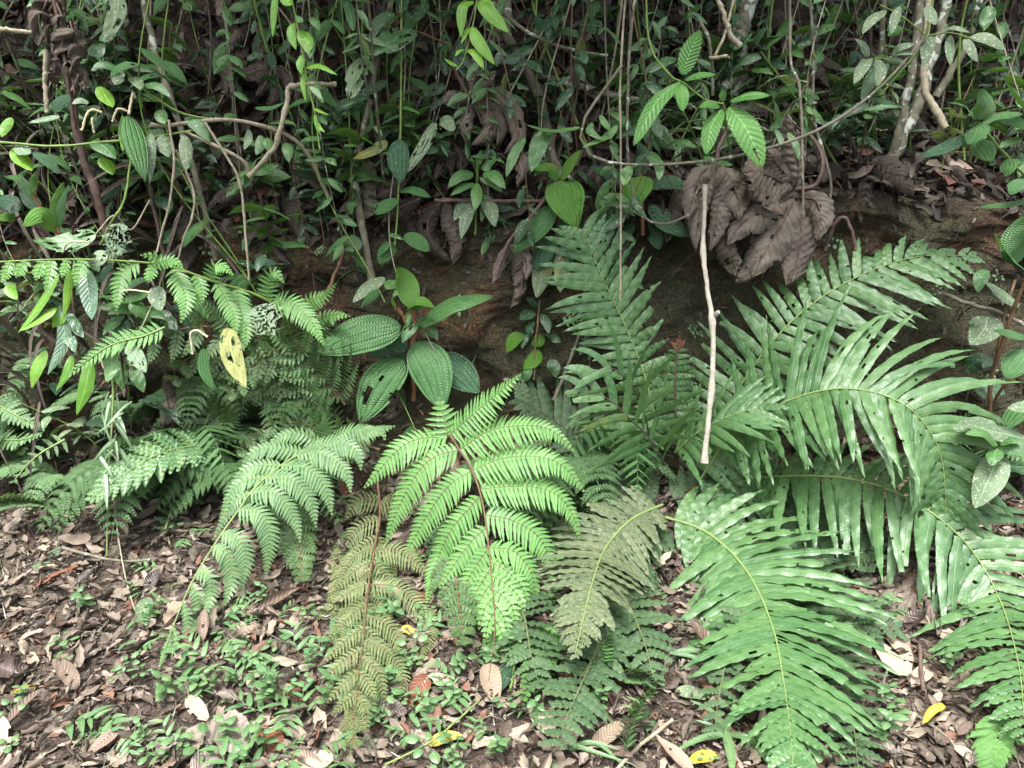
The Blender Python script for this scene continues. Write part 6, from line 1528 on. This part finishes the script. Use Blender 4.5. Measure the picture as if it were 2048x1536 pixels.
# leafy vines hanging from the trees over the bank
VN = []
for v in range(8):
    lm = ('leaf', 'leaf_dark', 'arc_dark', 'leaf', 'herb', 'leaf_dark', 'arc', 'leaf_dark')[v]
    root = thing('hanging_vine', 'vine', 'vine')
    H = RNG.uniform(.6, 1.15)
    w = RNG.normal(0, .09, (3, 2))
    st = resample([(0, 0, 1.6), (w[0, 0], w[0, 1], .5), (w[1, 0], w[1, 1], -H * .5 + .2), (w[2, 0], w[2, 1] - .04, -H + .2)], 60)
    mb = MB(); mb.tube(st, [.0035, .0016], 5, knots=.3, kn=14); mb.build('stem', M[('bark_grey', 'stem_brown', 'stem_green', 'bark_pale')[v % 4]], root)
    nlf = RNG.integers(22, 36)
    ii_ = np.sort(RNG.integers(18, 60, nlf))
    th = np.arange(nlf) * 3.3 + RNG.normal(0, .6, nlf)
    d = np.stack([np.cos(th), np.sin(th) * .6 - .35, RNG.uniform(-.9, .2, nlf)], 1)
    L = RNG.uniform(.04, .115, nlf)
    mb = MB()
    blades(mb, st[ii_], d, np.array((0, -.7, .7)) + RNG.normal(0, .3, (nlf, 3)), L, L * RNG.uniform(.15, .27), nL=16, nW=6, prof=(RNG.uniform(.45, .7), RNG.uniform(.7, 1.0)), droop=RNG.uniform(.3, 1.5, nlf), roll=-.25, crump=.08,
           holes=(2, .08, .25), tint=np.stack([RNG.uniform(0, 1, nlf), (RNG.uniform(0, 1, nlf) > .85) * RNG.uniform(.1, .35, nlf), np.zeros(nlf)], 1))
    mb.build('foliage', M[lm], root)
    VN.append(proto(root))
VW = ['mid green', 'dark', 'quilted dark', 'soft green', 'fresh green', 'dull dark', 'bright quilted', 'small-leaved dark']
for i in range(125):
    x = RNG.uniform(-2.6, 2.7) if i < 78 else RNG.uniform(-2.4, .3)
    y = RNG.uniform(3.0, 3.7) if x < .7 else RNG.uniform(3.3, 4.4)
    z = CAMZ + y * RNG.uniform(-.10, .16)
    q = in_view((x, y, z))
    if q is None:
        continue
    v = RNG.integers(8)
    side = 'the left thicket' if q[0] < 750 else 'the middle of the slope' if q[0] < 1350 else 'the upper right slope'
    copy_thing(VN[v], (x, y, z), (RNG.normal(0, .12), RNG.normal(0, .18), RNG.uniform(-.8, .8)), RNG.uniform(.85, 1.25), f'{VW[v]} leafy vine hanging in front of {side}', f'{VW[v]} vines in front of {side}')

# small ferns crowding the foot of the bank on the left and behind the big ferns
SF = []
for v in range(6):
    root = thing('fern', 'fern', 'fern')
    for q in range(4):
        a = RNG.uniform(-1.5, 1.5)
        L = RNG.uniform(.28, .5)
        dx, dy = math.sin(a), -abs(math.cos(a)) * .8 - .1
        c = resample([(0, 0, -.04), (dx * L * .35, dy * L * .35, L * .45), (dx * L * .75, dy * L * .7, L * .42), (dx * L * 1.1, dy * L * 1.05, L * .1)], 40)
        T = tangents(c)
        mb = MB()
        mb.tube(c, [.003, .001], 4)
        for u in np.linspace(.18, .97, 15):
            i_ = int(u * 39)
            ln = L * .42 * (1 - u ** 1.6) ** .8 + .012
            for sg in (1, -1):
                sd = nrmz(np.cross(T[i_], UP)) * sg
                e = c[i_] + (sd * .9 + T[i_] * .4) * ln
                pc = resample([c[i_], c[i_] + (sd * .95 + T[i_] * .25) * ln * .5 + UP * .004, e - UP * ln * .22], 12)
                if v < 4:
                    pinnules(mb, pc, ln * .2 + .004, max(6, int(ln / .0095)), nrmz(UP + np.array((0, -.3, 0))), nL=4, serr=.12, ang=20)
                else:
                    blades(mb, [c[i_]], pc[-1] - pc[0], UP + RNG.normal(0, .15, 3), ln, .011, nL=8, nW=2, prof='strap', droop=.4, wave=.1)
        mb.build('frond', M[('fern_mid', 'fern_dark', 'fern_mid', 'fern_dark', 'fern_dark', 'strap')[v]], root)
    SF.append(proto(root))
SFN = ['soft pale', 'shaded', 'feathery light green', 'dim feathery', 'dark plain-leaved', 'green plain-leaved']
for i in range(52):
    if i >= 44:
        x, y = RNG.uniform(.05, .45), RNG.uniform(2.2, 2.6)
    elif i < 30:
        x, y = RNG.uniform(-2.3, -.25), RNG.uniform(2.75, 3.25)
    elif i < 38:
        x, y = RNG.uniform(-.3, .6), RNG.uniform(2.7, 3.05)
    else:
        x, y = RNG.uniform(.3, 2.2), RNG.uniform(2.9, 3.2)
    p, nr = drop(x, y)
    hz = RNG.uniform(0, .35) if y > 2.95 and x < -.4 else 0
    p = np.array((x, y, 0)) + UP * min(p[2], .25 + hz)
    q = in_view(p)
    if q is None:
        continue
    if 640 < q[0] < 980 and i < 44:                 # the large-leaved plant stands here
        continue
    v = RNG.integers(6) if i < 44 else (1, 3, 4)[i % 3]
    side = 'at the left foot of the bank' if q[0] < 800 else 'behind the bright feathery fern' if q[0] < 1200 else 'behind the strap fern'
    copy_thing(SF[v], p, (0, 0, RNG.uniform(-.6, .6)), RNG.uniform(.55, 1.0) * (1 if i < 44 else .4), f'{SFN[v]} small fern {side}', f'{SFN[v]} small ferns {side}')

# rootlets and crumbs on the clay face
mb = MB()
for _ in range(260):
    x = RNG.uniform(-2.6, 2.6)
    h = BVH.ray_cast(Vector((x, 0, RNG.uniform(.3, 1.3))), Vector((0, 1, 0)))
    if h[0] is None:
        continue
    p = np.array(h[0]) - np.array((0, .008, 0))
    l = RNG.uniform(.05, .3)
    mb.tube(resample([p, p + np.array((RNG.normal(0, .03), -.02, -l * .5)), p + np.array((RNG.normal(0, .05), -.01, -l))], 8), RNG.uniform(.0006, .002), 4)
tag(mb.build('rootlets', M['bark_dark']), 'fine roots and threads hanging from the clay face of the bank', 'rootlets', kind='stuff')
mb = MB()
n_ = 1500
pp_, nn_ = [], []
while len(pp_) < n_:
    h = BVH.ray_cast(Vector((RNG.uniform(-2.7, 2.7), 0, RNG.uniform(.15, 1.35))), Vector((0, 1, 0)))
    if h[0] is not None:
        pp_.append(np.array(h[0])); nn_.append(np.array(h[1]) * (1 if h[1][1] < 0 else -1))
pp_, nn_ = np.array(pp_), np.array(nn_)
L = RNG.uniform(.012, .05, n_)
d = RNG.normal(0, 1, (n_, 3)); d[:, 2] -= .7
d = nrmz(d - nn_ * (d * nn_).sum(1, keepdims=True) * .7)
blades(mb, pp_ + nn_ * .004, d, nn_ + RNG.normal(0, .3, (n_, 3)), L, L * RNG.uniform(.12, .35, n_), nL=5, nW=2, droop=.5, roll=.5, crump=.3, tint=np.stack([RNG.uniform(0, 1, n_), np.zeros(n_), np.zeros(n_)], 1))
tag(mb.build('leaf_debris', M['litter_shaded']), 'scraps of dead leaf and soil crumbs stuck to the clay face', 'leaf debris', kind='stuff')

for o in PROTO:                                      # the originals only served as patterns
    for ch in list(o.children):
        bpy.data.objects.remove(ch)
    bpy.data.objects.remove(o)
